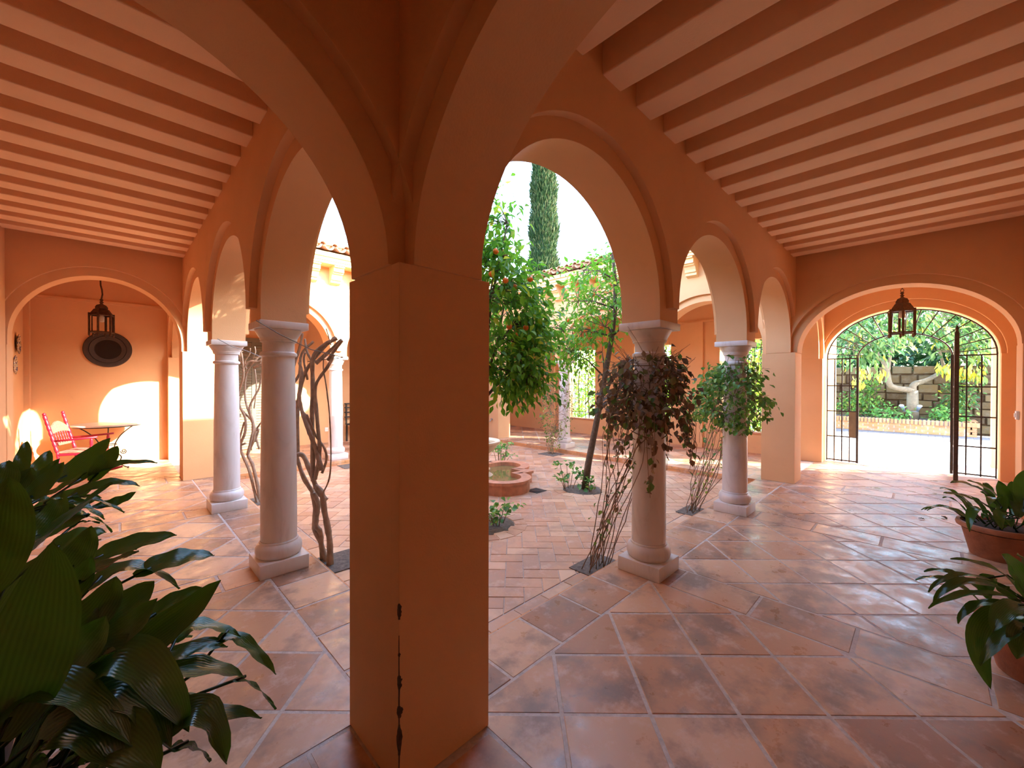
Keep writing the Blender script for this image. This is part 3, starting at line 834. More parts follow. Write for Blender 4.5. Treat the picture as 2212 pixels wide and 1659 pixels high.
# drain
d = MB(); d.box(-.11, .11, -.11, .11, -.012, .004); d.lathe([(.08, .003), (.085, .008), (.06, .008), (.055, .003)], n=24)
o = d.done('floor_drain', 'iron'); o.location = (4.5, 4.05, zc); tag(o, 'square iron floor drain near the brick fountain basin', 'drain')

# tap on the far pier
t = thing('water_tap', 'small grey wall tap on the far courtyard pier above the fountain', 'tap', (7.33, 8.2, .49))
b = MB(); b.tube([(7.34, 8.2, .49), (7.27, 8.2, .49), (7.235, 8.2, .475), (7.225, 8.2, .44)], .014, 8); b.done('spout', 'steel', t, True)
b = MB(); b.tube([(7.28, 8.2, .49), (7.28, 8.2, .53)], .008, 8); b.tube([(7.28, 8.165, .53), (7.28, 8.235, .53)], .008, 8); b.done('handle', 'steel', t, True)

# ------------------------------------------------------------------ bare vines on the sides of the two near columns
VC = 860/280
def vine(name, label, base, lines, d, seed, holes=True):
    r2 = random.Random(seed); t = thing(name, label, 'vine', base); knots = MB(); b = MB()
    for pts, r0, r1, dd in lines:
        P = []; r0 *= .86; r1 *= .86
        for i, (x, y) in enumerate(pts):
            P.append(at(500+x/VC, 700+y/VC, d+dd+r2.uniform(-.03, .03)))
        # smooth (Catmull-Rom)
        Q = []
        for i in range(len(P)-1):
            p0, p1, p2, p3 = P[max(0, i-1)], P[i], P[i+1], P[min(len(P)-1, i+2)]
            for k in range(5):
                u = k/5; Q.append(.5*((2*p1)+(p2-p0)*u+(2*p0-5*p1+4*p2-p3)*u*u+(3*p1-p0-3*p2+p3)*u**3))
        Q.append(P[-1])
        rad = [(r0+(r1-r0)*i/(len(Q)-1))*(1+r2.uniform(-.12, .16)) for i in range(len(Q))]
        b.tube(Q, r0, 8, radii=rad)
    b.done('stem', 'vine_bark', t, True); return t
near = [([(655, 1600), (652, 1450), (640, 1360), (615, 1230), (600, 1120), (560, 1075)], .034, .026, 0),
        ([(640, 1590), (600, 1480), (590, 1380), (560, 1330), (575, 1200), (545, 1120)], .028, .024, .03),
        ([(600, 1560), (590, 1450), (548, 1350), (555, 1220), (530, 1100)], .022, .02, .06),
        ([(630, 1170), (570, 1100), (550, 1050), (480, 880), (430, 870)], .03, .024, .02),
        ([(550, 1130), (480, 1020), (440, 900), (425, 820), (440, 560)], .024, .018, .05),
        ([(440, 880), (435, 700), (440, 540), (460, 420), (500, 300), (600, 170), (690, 85)], .022, .015, .04),
        ([(540, 1040), (540, 800), (535, 600), (540, 400), (540, 230), (600, 150), (700, 95)], .024, .02, 0),
        ([(555, 1030), (585, 850), (570, 650), (555, 450), (570, 380), (640, 280), (680, 205)], .022, .014, -.02),
        ([(600, 970), (550, 800), (510, 700), (460, 550), (450, 450), (465, 330), (450, 255)], .026, .014, -.05),
        ([(600, 990), (630, 900), (615, 820), (560, 740), (500, 600)], .014, .01, -.03),
        ([(610, 1115), (650, 1020), (660, 850), (650, 600), (630, 420), (610, 290), (615, 200)], .008, .006, -.04),
        ([(560, 260), (640, 190), (730, 105)], .02, .016, .02), ([(530, 240), (500, 180), (487, 100)], .014, .01, .05),
        ([(400, 480), (440, 540), (500, 620), (530, 700)], .014, .012, .06), ([(405, 400), (450, 330), (465, 200), (545, 115)], .014, .012, .07),
        ([(400, 310), (440, 200), (460, 120), (470, 60)], .016, .012, .12), ([(505, 370), (480, 240), (490, 190)], .012, .01, .0),
        ([(415, 770), (430, 860), (450, 930)], .016, .016, .08), ([(640, 240), (680, 180), (735, 110)], .016, .015, -.02), ([(660, 140), (640, 70), (628, 30)], .006, .005, 0)]
vine('bare_vine', 'leafless pruned vine with thick twisted stems rising between the near columns and the corner pier', (1.40, 3.66, -.09), near, 3.62, 4)
farv = [([(182, 1215), (150, 1100), (120, 980), (60, 820), (90, 720), (90, 620), (40, 500), (80, 350), (70, 220), (60, 180)], .024, .012, 0),
        ([(190, 1200), (175, 1080), (140, 930), (110, 860), (150, 760), (140, 650), (60, 560), (50, 480)], .028, .014, .03),
        ([(105, 870), (145, 680), (120, 560), (160, 470), (185, 420), (205, 300), (200, 240)], .018, .01, -.03),
        ([(155, 780), (180, 700), (160, 700), (120, 600), (90, 480), (100, 330), (160, 240), (205, 200)], .016, .012, .04),
        ([(95, 790), (60, 800), (55, 760), (85, 650)], .016, .012, -.02), ([(185, 830), (160, 720), (200, 650)], .014, .012, .05),
        ([(75, 300), (120, 250), (180, 250), (205, 230)], .018, .014, 0), ([(100, 300), (90, 250), (120, 200), (125, 160)], .01, .007, .02),
        ([(150, 290), (190, 270), (200, 255)], .02, .014, .01), ([(155, 300), (165, 420), (150, 560)], .01, .008, .03), ([(60, 260), (55, 200), (75, 180)], .008, .006, 0), ([(140, 230), (160, 190), (155, 150)], .008, .006, 0)]
vine('bare_vine', 'leafless pruned vine with twisted stems half hidden by the farther of the two near columns', (1.33, 6.30, -.09), farv, 5.42, 8)
# planting squares of soil cut in the paving beside the columns
for (x, y, sx, sy), lab in zip(((1.48, 3.70, .21, .2), (1.42, 6.3, .18, .2), (3.05, 2.02, .21, .15), (5.2, 2.02, .19, .15), (6.98, 5.85, .2, .22), (3.25, 7.70, .2, .19)),
        ('square soil pit where the thick bare vine is rooted', 'square soil pit of the smaller bare vine', 'square soil pit behind the dried vine column', 'square soil pit behind the green vine column', 'soil pit under the grey twiggy bush', 'dark soil pit by the column across the patio')):
    m = MB(); m.box(x-sx, x+sx, y-sy, y+sy, -.11, -.082); tag(m.done('soil_pit', 'soil'), lab, 'soil pit')
# wires from the capitals
for pts, lab in (([at(553, 692, 3.05), at(604, 722, 3.15), at(672, 755, 3.35), at(742, 772, 3.6), (1.25, 3.9, 1.72)], 'dark training wire running from the big near capital to the bare vine'),
                 ([at(470, 732, 4.45), at(500, 748, 4.6), at(530, 757, 4.8), at(566, 772, 5.0), (1.3, 6.1, 1.85)], 'grey training wire running from the farther near capital toward the smaller vine')):
    m = MB(); m.tube(pts, .004, 6); tag(m.done('training_wire', 'wire'), lab, 'wire')

# ------------------------------------------------------------------ climbing vines around columns
def climber(label, cx, cy, z0, z1, rin, rout, n, lmat, root, seed, tint, hang, per=10, lean=(0, 0), wisps=14, fuzz=60):
    r2 = np.random.default_rng(seed); t = thing('climbing_vine', label, 'vine', root); b = MB(); lv = Leaves(seed)
    for k in range(17):                                  # stems from the soil pit up into the bunch
        a = r2.uniform(0, 2*PI); o = r2.normal(0, .07, 3)
        s = Vector(root)+Vector((o[0], o[1]*.6, 0)); e = Vector((cx+math.cos(a)*rin*1.2-.05, cy+math.sin(a)*rin*1.2+.05, z0+r2.uniform(.1, .5)))
        m1 = s.lerp(e, .35)+Vector((r2.normal(0, .06), r2.normal(0, .06), 0)); m2 = s.lerp(e, .7)+Vector((r2.normal(0, .06), r2.normal(0, .06), 0))
        P = [s, m1, m2, e]; Q = []
        for i in range(3):
            q0, q1, q2, q3 = P[max(0, i-1)], P[i], P[i+1], P[min(3, i+2)]
            for u in (0, .2, .4, .6, .8): Q.append(.5*((2*q1)+(q2-q0)*u+(2*q0-5*q1+4*q2-q3)*u*u+(3*q1-q0-3*q2+q3)*u**3)+Vector(r2.normal(0, .006, 3)))
        b.tube(Q+[e], .0045, 5, .0025)
        if k % 2: lv.add(np.array([tuple(v) for v in Q[3:]])+r2.normal(0, .03, (len(Q)-3, 3)), (0, 0, -.4), .045, .03, tint=min(1, tint+.25))
    for k in range(26):                                  # tangled stems round the shaft
        a = r2.uniform(0, 2*PI); z = r2.uniform(z0-.1, z1); tw = r2.uniform(.8, 2.4)*r2.choice([-1, 1]); dz = r2.normal(0, .22); rad = rin*r2.uniform(1.0, 1.5)
        b.tube([(cx+rad*math.cos(a+tw*q), cy+rad*math.sin(a+tw*q), min(z1, z+dz*q)) for q in np.linspace(0, 1, 7)], .005, 5, .004)
    for k in range(fuzz):                                # dead twiglets sticking out of the bunch
        a = r2.uniform(0, 2*PI); z = z0+(z1-z0)*r2.uniform(.45, 1.0); r_ = rin*r2.uniform(1, 1.3); s = Vector((cx+r_*math.cos(a), cy+r_*math.sin(a), z)); l_ = r2.uniform(.06, .2)
        e = s+Vector((math.cos(a+r2.normal(0, .7)), math.sin(a+r2.normal(0, .7)), r2.normal(.1, .6)))*l_
        b.tube([s, s.lerp(e, .5)+Vector(r2.normal(0, .012, 3)), e], .0028, 4, .0012, caps=False)
    C_ = []
    for k in range(n):
        a = r2.uniform(0, 2*PI); q = r2.random()
        z = z0+(z1-z0)*q; prof = rin+(rout-rin)*math.sin(PI*min(1, max(.06, .12+.9*q)))**.7
        rad = rin+(prof-rin)*r2.random()**.6
        C_.append((cx+rad*math.cos(a)+lean[0]*(1-q), cy+rad*math.sin(a)+lean[1]*(1-q), z))
    for c_ in C_:
        c_ = np.array(c_); ax = np.array([cx, cy, c_[2]]); out = unit(c_-ax)
        st = ax+out*rin
        b.tube([tuple(st), tuple((st+c_)/2+np.array([0, 0, .05])), tuple(c_)], .004, 4, .002, caps=False)
        k = per; o = r2.normal(0, .055, (k, 3)); lv.add(c_+o, out*.5+np.array([0, 0, -.7]), .06, .042, tint=tint)
    for k in range(wisps):                               # loose hanging wisps
        a = r2.uniform(0, 2*PI); s = Vector((cx+rout*.8*math.cos(a), cy+rout*.8*math.sin(a), z0+r2.uniform(0, .5)*(z1-z0)))
        ln = hang*r2.uniform(.3, 1.1); e = s+Vector((math.cos(a)*r2.uniform(0, .12), math.sin(a)*r2.uniform(0, .12), -ln))
        b.tube([s, s.lerp(e, .5)+Vector((math.cos(a)*.05, math.sin(a)*.05, 0)), e], .003, 4, .002, caps=False)
        q = r2.random((9, 1)); lv.add(np.array(s)*(1-q)+np.array(e)*q+r2.normal(0, .02, (9, 3)), (0, 0, -.8), .055, .04, tint=tint)
    b.done('stem', 'twig', t, True); lv.done('foliage', lmat, t); return t, lv
climber('dried brown vine bunched around the column nearest the corner pier, stems trailing to the ground', CX[0], 1.586, 1.18, 1.74, .145, .36, 120, 'dry_leaf', (3.02, 2.02, -.08), 21, .55, .5, 8, (-.05, .06), 26, 320)
climber('green leafy vine wrapped around the column near the gate end', CX[1], 1.586, 1.02, 1.76, .14, .42, 165, 'vine_leaf', (5.18, 2.05, -.08), 22, .5, .3, 8, (-.02, .12), 14)
climber('grey twiggy half bare bush against the far white column', 7.551-.25, CY[1], .25, 1.55, .16, .42, 46, 'dry_leaf', (7.0, 5.85, -.08), 23, .8, .3, 5, (-.1, 0), 14, 260)

# ------------------------------------------------------------------ broad strap leaves (aspidistra, clivia)
class Straps:
    def __init__(self): self.V = []; self.F = []; self.T = []; self.UV = []
    def leaf(self, P, w, hint, tint, fold=.25, prof='lance', ns=14, twist=0):
        P = [Vector(p) for p in P]; hint = Vector(hint); base = len(self.V); nw = 6
        def bez(u):
            if len(P) == 3: return P[0]*(1-u)**2+P[1]*2*u*(1-u)+P[2]*u*u
            return P[0]*(1-u)**3+P[1]*3*u*(1-u)**2+P[2]*3*u*u*(1-u)+P[3]*u**3
        for i in range(ns+1):
            u = i/ns; p = bez(u); tan = (bez(min(1, u+.01))-bez(max(0, u-.01))).normalized()
            wd = hint-tan*hint.dot(tan)
            nrm = wd.normalized() if wd.length > 1e-5 else tan.orthogonal().normalized()
            if twist: nrm = Matrix.Rotation(twist*u, 3, tan) @ nrm
            W = tan.cross(nrm)
            if prof == 'lance': s = max(.02, (.03+.97*u)**.6*(1-u)**.72/.418)
            else: s = (min(1, .45+u*1.1))*(1-max(0, (u-.72)/.28)**2.2)
            hw = w*.5*max(.03, s)
            for j in range(nw+1):
                q = -1+2*j/nw
                self.V.append(p+W*(hw*q)+nrm*(fold*hw*abs(q)**1.3)+nrm*(.004*math.sin(u*19+q*3))); self.T.append(tint); self.UV.append((q*.5+.5, u))
        for i in range(ns):
            for j in range(nw):
                a = base+i*(nw+1)+j; self.F.append((a, a+1, a+nw+2, a+nw+1))
    def done(self, name, mat, parent): return raw_mesh(name, self.V, self.F, mat, parent, True, self.T, self.UV)
def pot(t, c, r, h, mat, soil='dark_soil'):
    MB().lathe([(r*.66, 0), (r*.68, .005), (r*.9, h*.82), (r*.93, h*.84), (r*1.02, h*.86), (r*1.04, h*.93), (r*1.02, h), (r*.92, h), (r*.90, h*.9), (r*.2, h*.88)], c, 40).done('pot', mat, t, angle=40)
    MB().lathe([(r*.91, h*.80), (r*.88, h*.92), (r*.4, h*.95), (.01, h*.95)], c, 24).done('soil', soil, t, True)
CAMDIR = Vector((0, 0, EYE))
def strap_plant(label, name, base, r, h, mat, specs, filler, seed, cat='potted plant', width=.1):
    r2 = random.Random(seed); t = thing(name, label, cat, base); S_ = Straps(); stems = MB()
    B = Vector(base)+Vector((0, 0, h*.93))
    pot(t, base, r, h, mat)
    for sp in specs:
        pts, w, face, d0, d1 = sp[:5]; fold = sp[5] if len(sp) > 5 else .22
        n = len(pts); P = [at(x, y, d0+(d1-d0)*i/(n-1)) for i, (x, y) in enumerate(pts)]
        if n == 3:                                    # the middle point lies on the leaf
            P[1] = P[1]*2-(P[0]+P[2])*.5
        mid = P[len(P)//2]; tocam = (CAM-mid).normalized()
        hint = tocam*face+Vector((0, 0, 1))*(1-abs(face))+Vector((r2.uniform(-.12, .12), r2.uniform(-.12, .12), 0))
        S_.leaf(P, w, hint, r2.random(), fold)
        q = B+Vector((r2.uniform(-.5, .5)*r, r2.uniform(-.5, .5)*r, -.02))
        if (P[0]-q).length > .04:
            c1 = q+Vector((0, 0, .5))*min(.5, (P[0]-q).length)
            tn = (P[1]-P[0]).normalized()*min(.15, (P[0]-q).length*.4)
            stems.tube([q, q.lerp(c1, .5).lerp(P[0]-tn, .35), P[0]-tn*.6, P[0]+tn*.3], .005, 6, .005)
    for k in range(filler):
        a = r2.uniform(0, 2*PI); ln = width*r2.uniform(3.6, 5.4); el = r2.uniform(.25, 1.15)
        q = B+Vector((math.cos(a)*r*.5*r2.random(), math.sin(a)*r*.5*r2.random(), -.02))
        dv = Vector((math.cos(a)*math.cos(el), math.sin(a)*math.cos(el), math.sin(el)))
        p0 = q+dv*ln*.35; p1 = p0+dv*ln*.5+Vector((0, 0, .08)); p2 = p0+dv*ln*.95+Vector((0, 0, -ln*.35*math.cos(el)))
        if p2.x < WX+.25: p2.x = WX+.25
        if p1.x < WX+.25: p1.x = WX+.25
        if base[1] < 0:
            for v in (p0, p1, p2): v.y = max(v.y, GY+.08)
        S_.leaf([p0, p1, p2], width*r2.uniform(.75, 1.15), (0, 0, 1), r2.random(), .25)
        stems.tube([q, q.lerp(p0, .6), p0+dv*.02], .005, 6)
    if stems.bm.verts: stems.done('leaf_stalk', 'strap', t, True)
    else: stems.bm.free()
    S_.done('foliage', 'strap', t); return t
FR = [  # (photo pixels base..tip), width m, facing camera, depths
    ([(-5, 1600), (75, 1390), (113, 1172)], .145, .95, .85, .93, .12), ([(-35, 1290), (10, 1160), (20, 1030)], .10, .9, .9, 1.0),
    ([(-20, 1270), (110, 1150), (242, 1042)], .062, -.35, 1.05, 1.25), ([(150, 1270), (225, 1225), (300, 1190)], .085, -.25, 1.15, 1.3),
    ([(190, 1275), (290, 1225), (388, 1272)], .085, .1, 1.25, 1.45), ([(290, 1245), (385, 1208), (463, 1200)], .10, .3, 1.35, 1.55),
    ([(190, 1370), (265, 1315), (333, 1255)], .10, .5, 1.1, 1.25), ([(120, 1460), (245, 1385), (340, 1292)], .095, .4, 1.0, 1.15),
    ([(300, 1350), (370, 1305), (436, 1268)], .07, .45, 1.25, 1.4), ([(235, 1440), (360, 1360), (477, 1253)], .105, .45, 1.1, 1.3),
    ([(375, 1390), (430, 1352), (520, 1375)], .085, .2, 1.3, 1.45), ([(470, 1390), (520, 1385), (596, 1457)], .075, .15, 1.4, 1.5),
    ([(330, 1452), (405, 1408), (492, 1397)], .055, .3, 1.2, 1.35), ([(300, 1475), (425, 1445), (528, 1462)], .12, .2, 1.15, 1.35),
    ([(500, 1472), (545, 1480), (596, 1532)], .04, .1, 1.35, 1.45), ([(150, 1500), (285, 1425), (408, 1580)], .125, .25, .98, 1.12),
    ([(-10, 1560), (130, 1488), (285, 1612)], .115, .2, .85, .98), ([(355, 1590), (440, 1540), (489, 1650)], .10, .3, 1.1, 1.2),
    ([(365, 1622), (415, 1615), (455, 1645)], .045, .1, 1.1, 1.2), ([(180, 1560), (270, 1500), (370, 1620)], .13, .3, .98, 1.08),
    ([(60, 1420), (190, 1340), (250, 1245)], .11, .5, 1.05, 1.2), ([(20, 1520), (150, 1430), (230, 1330)], .12, .5, .95, 1.05),
    ([(170, 1640), (250, 1590), (345, 1670)], .12, .3, .95, 1.0), ([(60, 1650), (160, 1570), (260, 1665)], .13, .2, .88, .95),
    ([(40, 1330), (140, 1290), (200, 1200)], .09, .5, 1.1, 1.2), ([(255, 1560), (330, 1500), (420, 1560)], .10, .3, 1.1, 1.15),
    ([(20, 1480), (90, 1440), (170, 1480)], .11, .3, .95, 1.05), ([(100, 1560), (200, 1460), (300, 1480)], .11, .4, 1.0, 1.1)]
RE = [([(34, 1060), (48, 1000), (58, 953)], .052, .8, 1.65, 1.75), ([(40, 1090), (80, 1025), (107, 973)], .075, .7, 1.75, 1.9), ([(30, 1080), (80, 1040), (129, 990)], .055, .6, 1.65, 1.8),
    ([(45, 1092), (95, 1045), (138, 998)], .07, .5, 1.6, 1.75), ([(120, 1040), (180, 1000), (238, 946)], .09, .5, 1.9, 2.1), ([(195, 1040), (228, 1000), (254, 963)], .075, .7, 1.9, 2.0),
    ([(150, 1050), (250, 1005), (340, 1000)], .06, .2, 1.85, 2.1), ([(70, 1082), (130, 1055), (187, 1020)], .05, .3, 1.8, 1.9), ([(140, 1080), (230, 1045), (302, 1050)], .07, .25, 1.8, 2.0),
    ([(200, 1095), (250, 1085), (294, 1062)], .055, .4, 1.85, 2.0), ([(125, 1082), (195, 1078), (269, 1107)], .05, .1, 1.75, 1.9), ([(125, 1090), (175, 1092), (226, 1122)], .055, .1, 1.7, 1.8),
    ([(150, 1142), (180, 1128), (216, 1130)], .04, .1, 1.7, 1.8), ([(160, 1118), (205, 1120), (242, 1150)], .04, .1, 1.75, 1.85), ([(50, 1095), (95, 1080), (135, 1078)], .042, .2, 1.5, 1.6),
    ([(60, 1165), (105, 1130), (136, 1062)], .095, .6, 1.5, 1.65), ([(130, 1240), (170, 1200), (197, 1136)], .10, .6, 1.45, 1.55), ([(190, 1215), (290, 1175), (382, 1156)], .105, .35, 1.55, 1.75),
    ([(-20, 1080), (5, 1040), (18, 995)], .09, .8, 1.5, 1.6), ([(60, 1110), (140, 1080), (215, 1040)], .09, .5, 1.8, 2.0), ([(100, 1130), (160, 1090), (220, 1075)], .09, .4, 1.75, 1.9), ([(0, 1120), (40, 1060), (70, 1010)], .09, .7, 1.6, 1.7),
    ([(90, 1160), (150, 1120), (190, 1110)], .1, .4, 1.65, 1.8), ([(100, 1200), (170, 1160), (230, 1150)], .1, .4, 1.6, 1.75)]
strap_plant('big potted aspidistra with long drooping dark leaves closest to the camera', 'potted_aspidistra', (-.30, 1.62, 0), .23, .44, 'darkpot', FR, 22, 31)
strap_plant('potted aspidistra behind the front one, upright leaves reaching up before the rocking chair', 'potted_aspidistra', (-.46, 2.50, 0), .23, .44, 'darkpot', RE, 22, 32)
def cr(x, y): return (1980+x/3.19, 980+y/3.19)
C1 = [([cr(600, 440), cr(400, 320), cr(198, 272)], .075, .3, 3.45, 3.2, .3), ([cr(580, 360), cr(400, 230), cr(232, 200)], .085, .4, 3.5, 3.35, .3), ([cr(600, 330), cr(480, 240), cr(350, 184)], .085, .5, 3.55, 3.5),
      ([cr(640, 380), cr(600, 270), cr(565, 185)], .085, .7, 3.5, 3.45), ([cr(690, 380), cr(670, 270), cr(655, 190)], .085, .7, 3.5, 3.55), ([cr(740, 340), cr(745, 220), cr(750, 110)], .13, .8, 3.4, 3.35),
      ([cr(520, 430), cr(400, 385), cr(365, 540)], .075, .35, 3.35, 3.2), ([cr(660, 420), cr(575, 410), cr(590, 525)], .075, .4, 3.3, 3.2), ([cr(700, 440), cr(690, 330), cr(590, 250)], .09, .6, 3.4, 3.5), ([cr(620, 420), cr(530, 330), cr(440, 260)], .08, .5, 3.5, 3.5),
      ([cr(560, 330), cr(520, 305), cr(500, 360)], .06, .2, 3.3, 3.2), ([cr(520, 450), cr(480, 420), cr(455, 450)], .05, .4, 3.35, 3.3)]
strap_plant('potted clivia with short upright leaves in a terracotta pot farther along the gallery wall', 'potted_clivia', (5.58, -.47, 0), .25, .29, 'pot', C1, 14, 41, width=.07)
C2 = [([cr(760, 1040), cr(560, 810), cr(232, 724)], .055, .25, 2.1, 2.15), ([cr(740, 1000), cr(350, 838), cr(80, 955)], .052, .15, 2.05, 2.05), ([cr(740, 1010), cr(350, 880), cr(112, 1035)], .055, .2, 2.0, 2.0), ([cr(740, 1020), cr(380, 962), cr(80, 1066)], .045, .1, 1.95, 1.95),
      ([cr(760, 1060), cr(440, 1035), cr(285, 1172)], .05, .15, 1.95, 1.9), ([cr(700, 1060), cr(440, 1230), cr(512, 1622)], .095, .55, 1.9, 1.85), ([cr(760, 1050), cr(620, 1080), cr(525, 1228)], .085, .5, 1.85, 1.8), ([cr(760, 1210), cr(600, 1260), cr(435, 1462)], .06, .3, 1.8, 1.8),
      ([cr(770, 990), cr(680, 830), cr(590, 690)], .125, .6, 2.1, 2.05), ([cr(540, 850), cr(470, 900), cr(505, 1012)], .07, .6, 2.15, 2.1), ([cr(780, 1200), cr(720, 1250), cr(690, 1415)], .09, .6, 1.8, 1.75), ([cr(800, 990), cr(780, 800), cr(690, 695)], .10, .3, 2.1, 2.1),
      ([cr(740, 1050), cr(620, 960), cr(560, 900)], .08, .4, 2.0, 2.05)]
strap_plant('potted clivia with long arching strap leaves, nearer to the camera than the other clivia', 'potted_clivia', (3.46, -.45, 0), .24, .29, 'pot', C2, 12, 42, width=.07)
for x, y, rz, lab in ((2040, 1118, .4, 'curled dry leaf on the floor tiles, the bigger of two'), (1991, 1120, 1.4, 'tiny dry leaf scrap on the floor tiles')):
    d_ = 875*1.55/(y-823); p = at(x, y, d_)
    s = Straps(); s.leaf([(-.05, 0, .006), (0, .01, .03), (.05, 0, .008)] if rz < 1 else [(-.025, 0, .006), (0, .01, .016), (.025, 0, .006)], .035, (0, 0, 1), .5)
    o = s.done('fallen_leaf', 'yellowleaf', None); o.location = (p.x, p.y, .001); o.rotation_euler.z = rz; tag(o, lab, 'leaf')
# ------------------------------------------------------------------ iron gate
XG = EX+.17
t = thing('iron_gate_screen', 'fixed dark iron gate screen filling the archway, with fan bars over the opening', 'gate', (XG, GC, 0))
def arc(c, a, bb, z0, n=28, lo=0, hi=PI): return [(XG, c+a*math.cos(hi+(lo-hi)*k/n), z0+bb*math.sin(hi+(lo-hi)*k/n)) for k in range(n+1)]
oa, ob, ia, ib, ic, iz = 1.075, .825, .605, .42, .275, 1.99
MB().tube(arc(GC, oa, ob, 2.0), .012, 6).done('outer_arch_bar', 'iron', t, True)
MB().tube(arc(ic, ia, ib, iz), .012, 6).done('inner_arch_bar', 'iron', t, True)
for k in range(15):
    a = PI*(k+.55)/15.1
    ni = (ic+ia*math.cos(a), iz+ib*math.sin(a)); no = (GC+oa*math.cos(a), 2.0+ob*math.sin(a))
    if 4 < k < 10: no = (GC+oa*math.cos(a*.97+.05), 2.0+ob*math.sin(a*.97+.05))
    MB().tube([(XG, *ni), (XG, *no)], .009, 6).done('fan_bar', 'iron', t, True)
for y0, y1, name in ((.88, 1.335, 'side_panel'), (-.33, -.815, 'side_panel')):
    p = t
    for z in (1.99, 1.47, .98, .49, .035): MB().box(XG-.008, XG+.008, min(y0, y1), max(y0, y1), z-.011, z+.011).done('cross_rail', 'iron', p)
    n = 5 if y0 > 0 else 4
    for k in range(n):
        y = y0+(y1-y0)*k/(n-1); r = .017 if k == 0 else .009
        MB().box(XG-r, XG+r, y-r, y+r, .01, 2.0).done('upright_bar', 'iron', p)
MB().box(XG-.01, XG+.02, .90, 1.0, .49, .97).done('lock_plate', 'shutter', t)
t = thing('gate_leaf', 'open dark iron gate leaf swung inward and seen edge on', 'gate', (XG, -.36, 0))
xh, xf, yy = XG-.02, 9.29, -.352
for x, zt, r, nm in ((xh, 2.0, .018, 'hinge_stile'), (xf, 2.30, .026, 'free_stile')):
    MB().box(x-r, x+r, yy-r, yy+r, .02, zt, .003).done(nm, 'iron', t)
MB().tube([(xh+(xf-xh)*k/12, yy, 1.99+.40*math.sin(PI/2*k/12)) for k in range(13)], .013, 6).done('top_rail', 'iron', t, True)
MB().lathe([(.02, 2.29), (.03, 2.31), (.015, 2.34), (.022, 2.37), (.004, 2.43)], (xf, yy, 0), 10).done('finial', 'iron', t, True)
for z in (1.47, .98, .49, .06): MB().box(xf, xh, yy-.01, yy+.01, z-.012, z+.012).done('cross_rail', 'iron', t)
for k in range(1, 5):
    x = xh+(xf-xh)*k/5; MB().box(x-.009, x+.009, yy-.009, yy+.009, .05, 1.99+.38*math.sin(PI/2*k/5)).done('upright_bar', 'iron', t)
MB().box(xf-.01, xf+.10, yy-.03, yy+.03, .98, 1.14, .004).done('lock_box', 'iron', t)
MB().tube([(xf+.03, yy+.02, 1.07), (xf+.03, yy+.07, 1.07), (xf+.10, yy+.07, 1.07)], .008, 6).done('handle', 'iron', t, True)

# ------------------------------------------------------------------ lanterns
def lantern(label, x, y, zb, zt, dome, R, ztop, cable, phase):
    t = thing('hanging_lantern', label, 'lantern', (x, y, ztop))
    A = [2*PI*k/6+phase for k in range(6)]
    b = MB()
    for a in A: b.tube([(x+R*math.cos(a), y+R*math.sin(a), zb-.045), (x+R*math.cos(a), y+R*math.sin(a), zt+.03)], .016, 6)
    for z in (zb, zt):
        for i in range(6):
            p, q = A[i], A[(i+1) % 6]; b.tube([(x+R*math.cos(p), y+R*math.sin(p), z), (x+R*math.cos(q), y+R*math.sin(q), z)], .014, 6)
    for i in range(6): b.tube([(x+R*math.cos(A[i]), y+R*math.sin(A[i]), zb-.04), (x+R*math.cos(A[i]), y+R*math.sin(A[i]), zb-.075)], .02, 6, .003)
    b.done('cage', 'rust', t)
    H = dome-zt
    b = MB(); b.lathe([(R*1.0, zt+.005), (R*.97, zt+.02), (R*.84, zt+H*.25), (R*.64, zt+H*.48), (R*.52, zt+H*.52), (R*.54, zt+H*.66), (R*.42, zt+H*.82), (R*.16, zt+H*.92), (R*.1, zt+H)], (x, y, 0), 6, phase=phase)
    b.done('roof', 'rust', t, angle=30)
    b = MB(); b.lathe([(.01, dome-.005), (.03, dome+.012), (.012, dome+.03), (.026, dome+.05), (.008, dome+.075)], (x, y, 0), 12); b.done('finial', 'rust', t, True)
    b = MB()
    for i in range(6):
        p, q = A[i], A[(i+1) % 6]; r2 = R*.97
        v = [b.bm.verts.new((x+r2*math.cos(a), y+r2*math.sin(a), z)) for a, z in ((p, zb+.01), (q, zb+.01), (q, zt-.01), (p, zt-.01))]; b.bm.faces.new(v)
    b.done('glass_panes', 'glass', t)
    b = MB(); b.lathe([(.018, zt-.11), (.03, zt-.10), (.032, zt-.02), (.02, zt), (.02, zt+.02)], (x, y, 0), 12); b.done('bulb_holder', 'white', t, True)
    b = MB(); z0 = dome+.07
    if cable: b.tube([(x+.012*math.sin(k*1.3), y, z0+(ztop-z0)*k/10) for k in range(11)], .011, 8)
    else:
        nlk = int((ztop-z0)/.05)
        for k in range(nlk+1):
            zz = z0+.02+.05*k; pts = [(x+.018*math.cos(a)*(k % 2), y+.018*math.cos(a)*((k+1) % 2), zz+.032*math.sin(a)) for a in np.linspace(0, 2*PI, 13)]
            b.tube(pts, .0045, 5, caps=False)
    b.done('cable' if cable else 'chain', 'rust', t, True)
lantern('rusty six sided lantern on a cable above the rocking chair corner, before the round mirror', -.137, 9.4, 2.325, 2.60, 2.80, .145, 3.60, True, .25)
lantern('rusty six sided lantern on a chain in front of the iron gate', 8.8, .25, 2.315, 2.655, 2.885, .158, 3.60, False, .12)

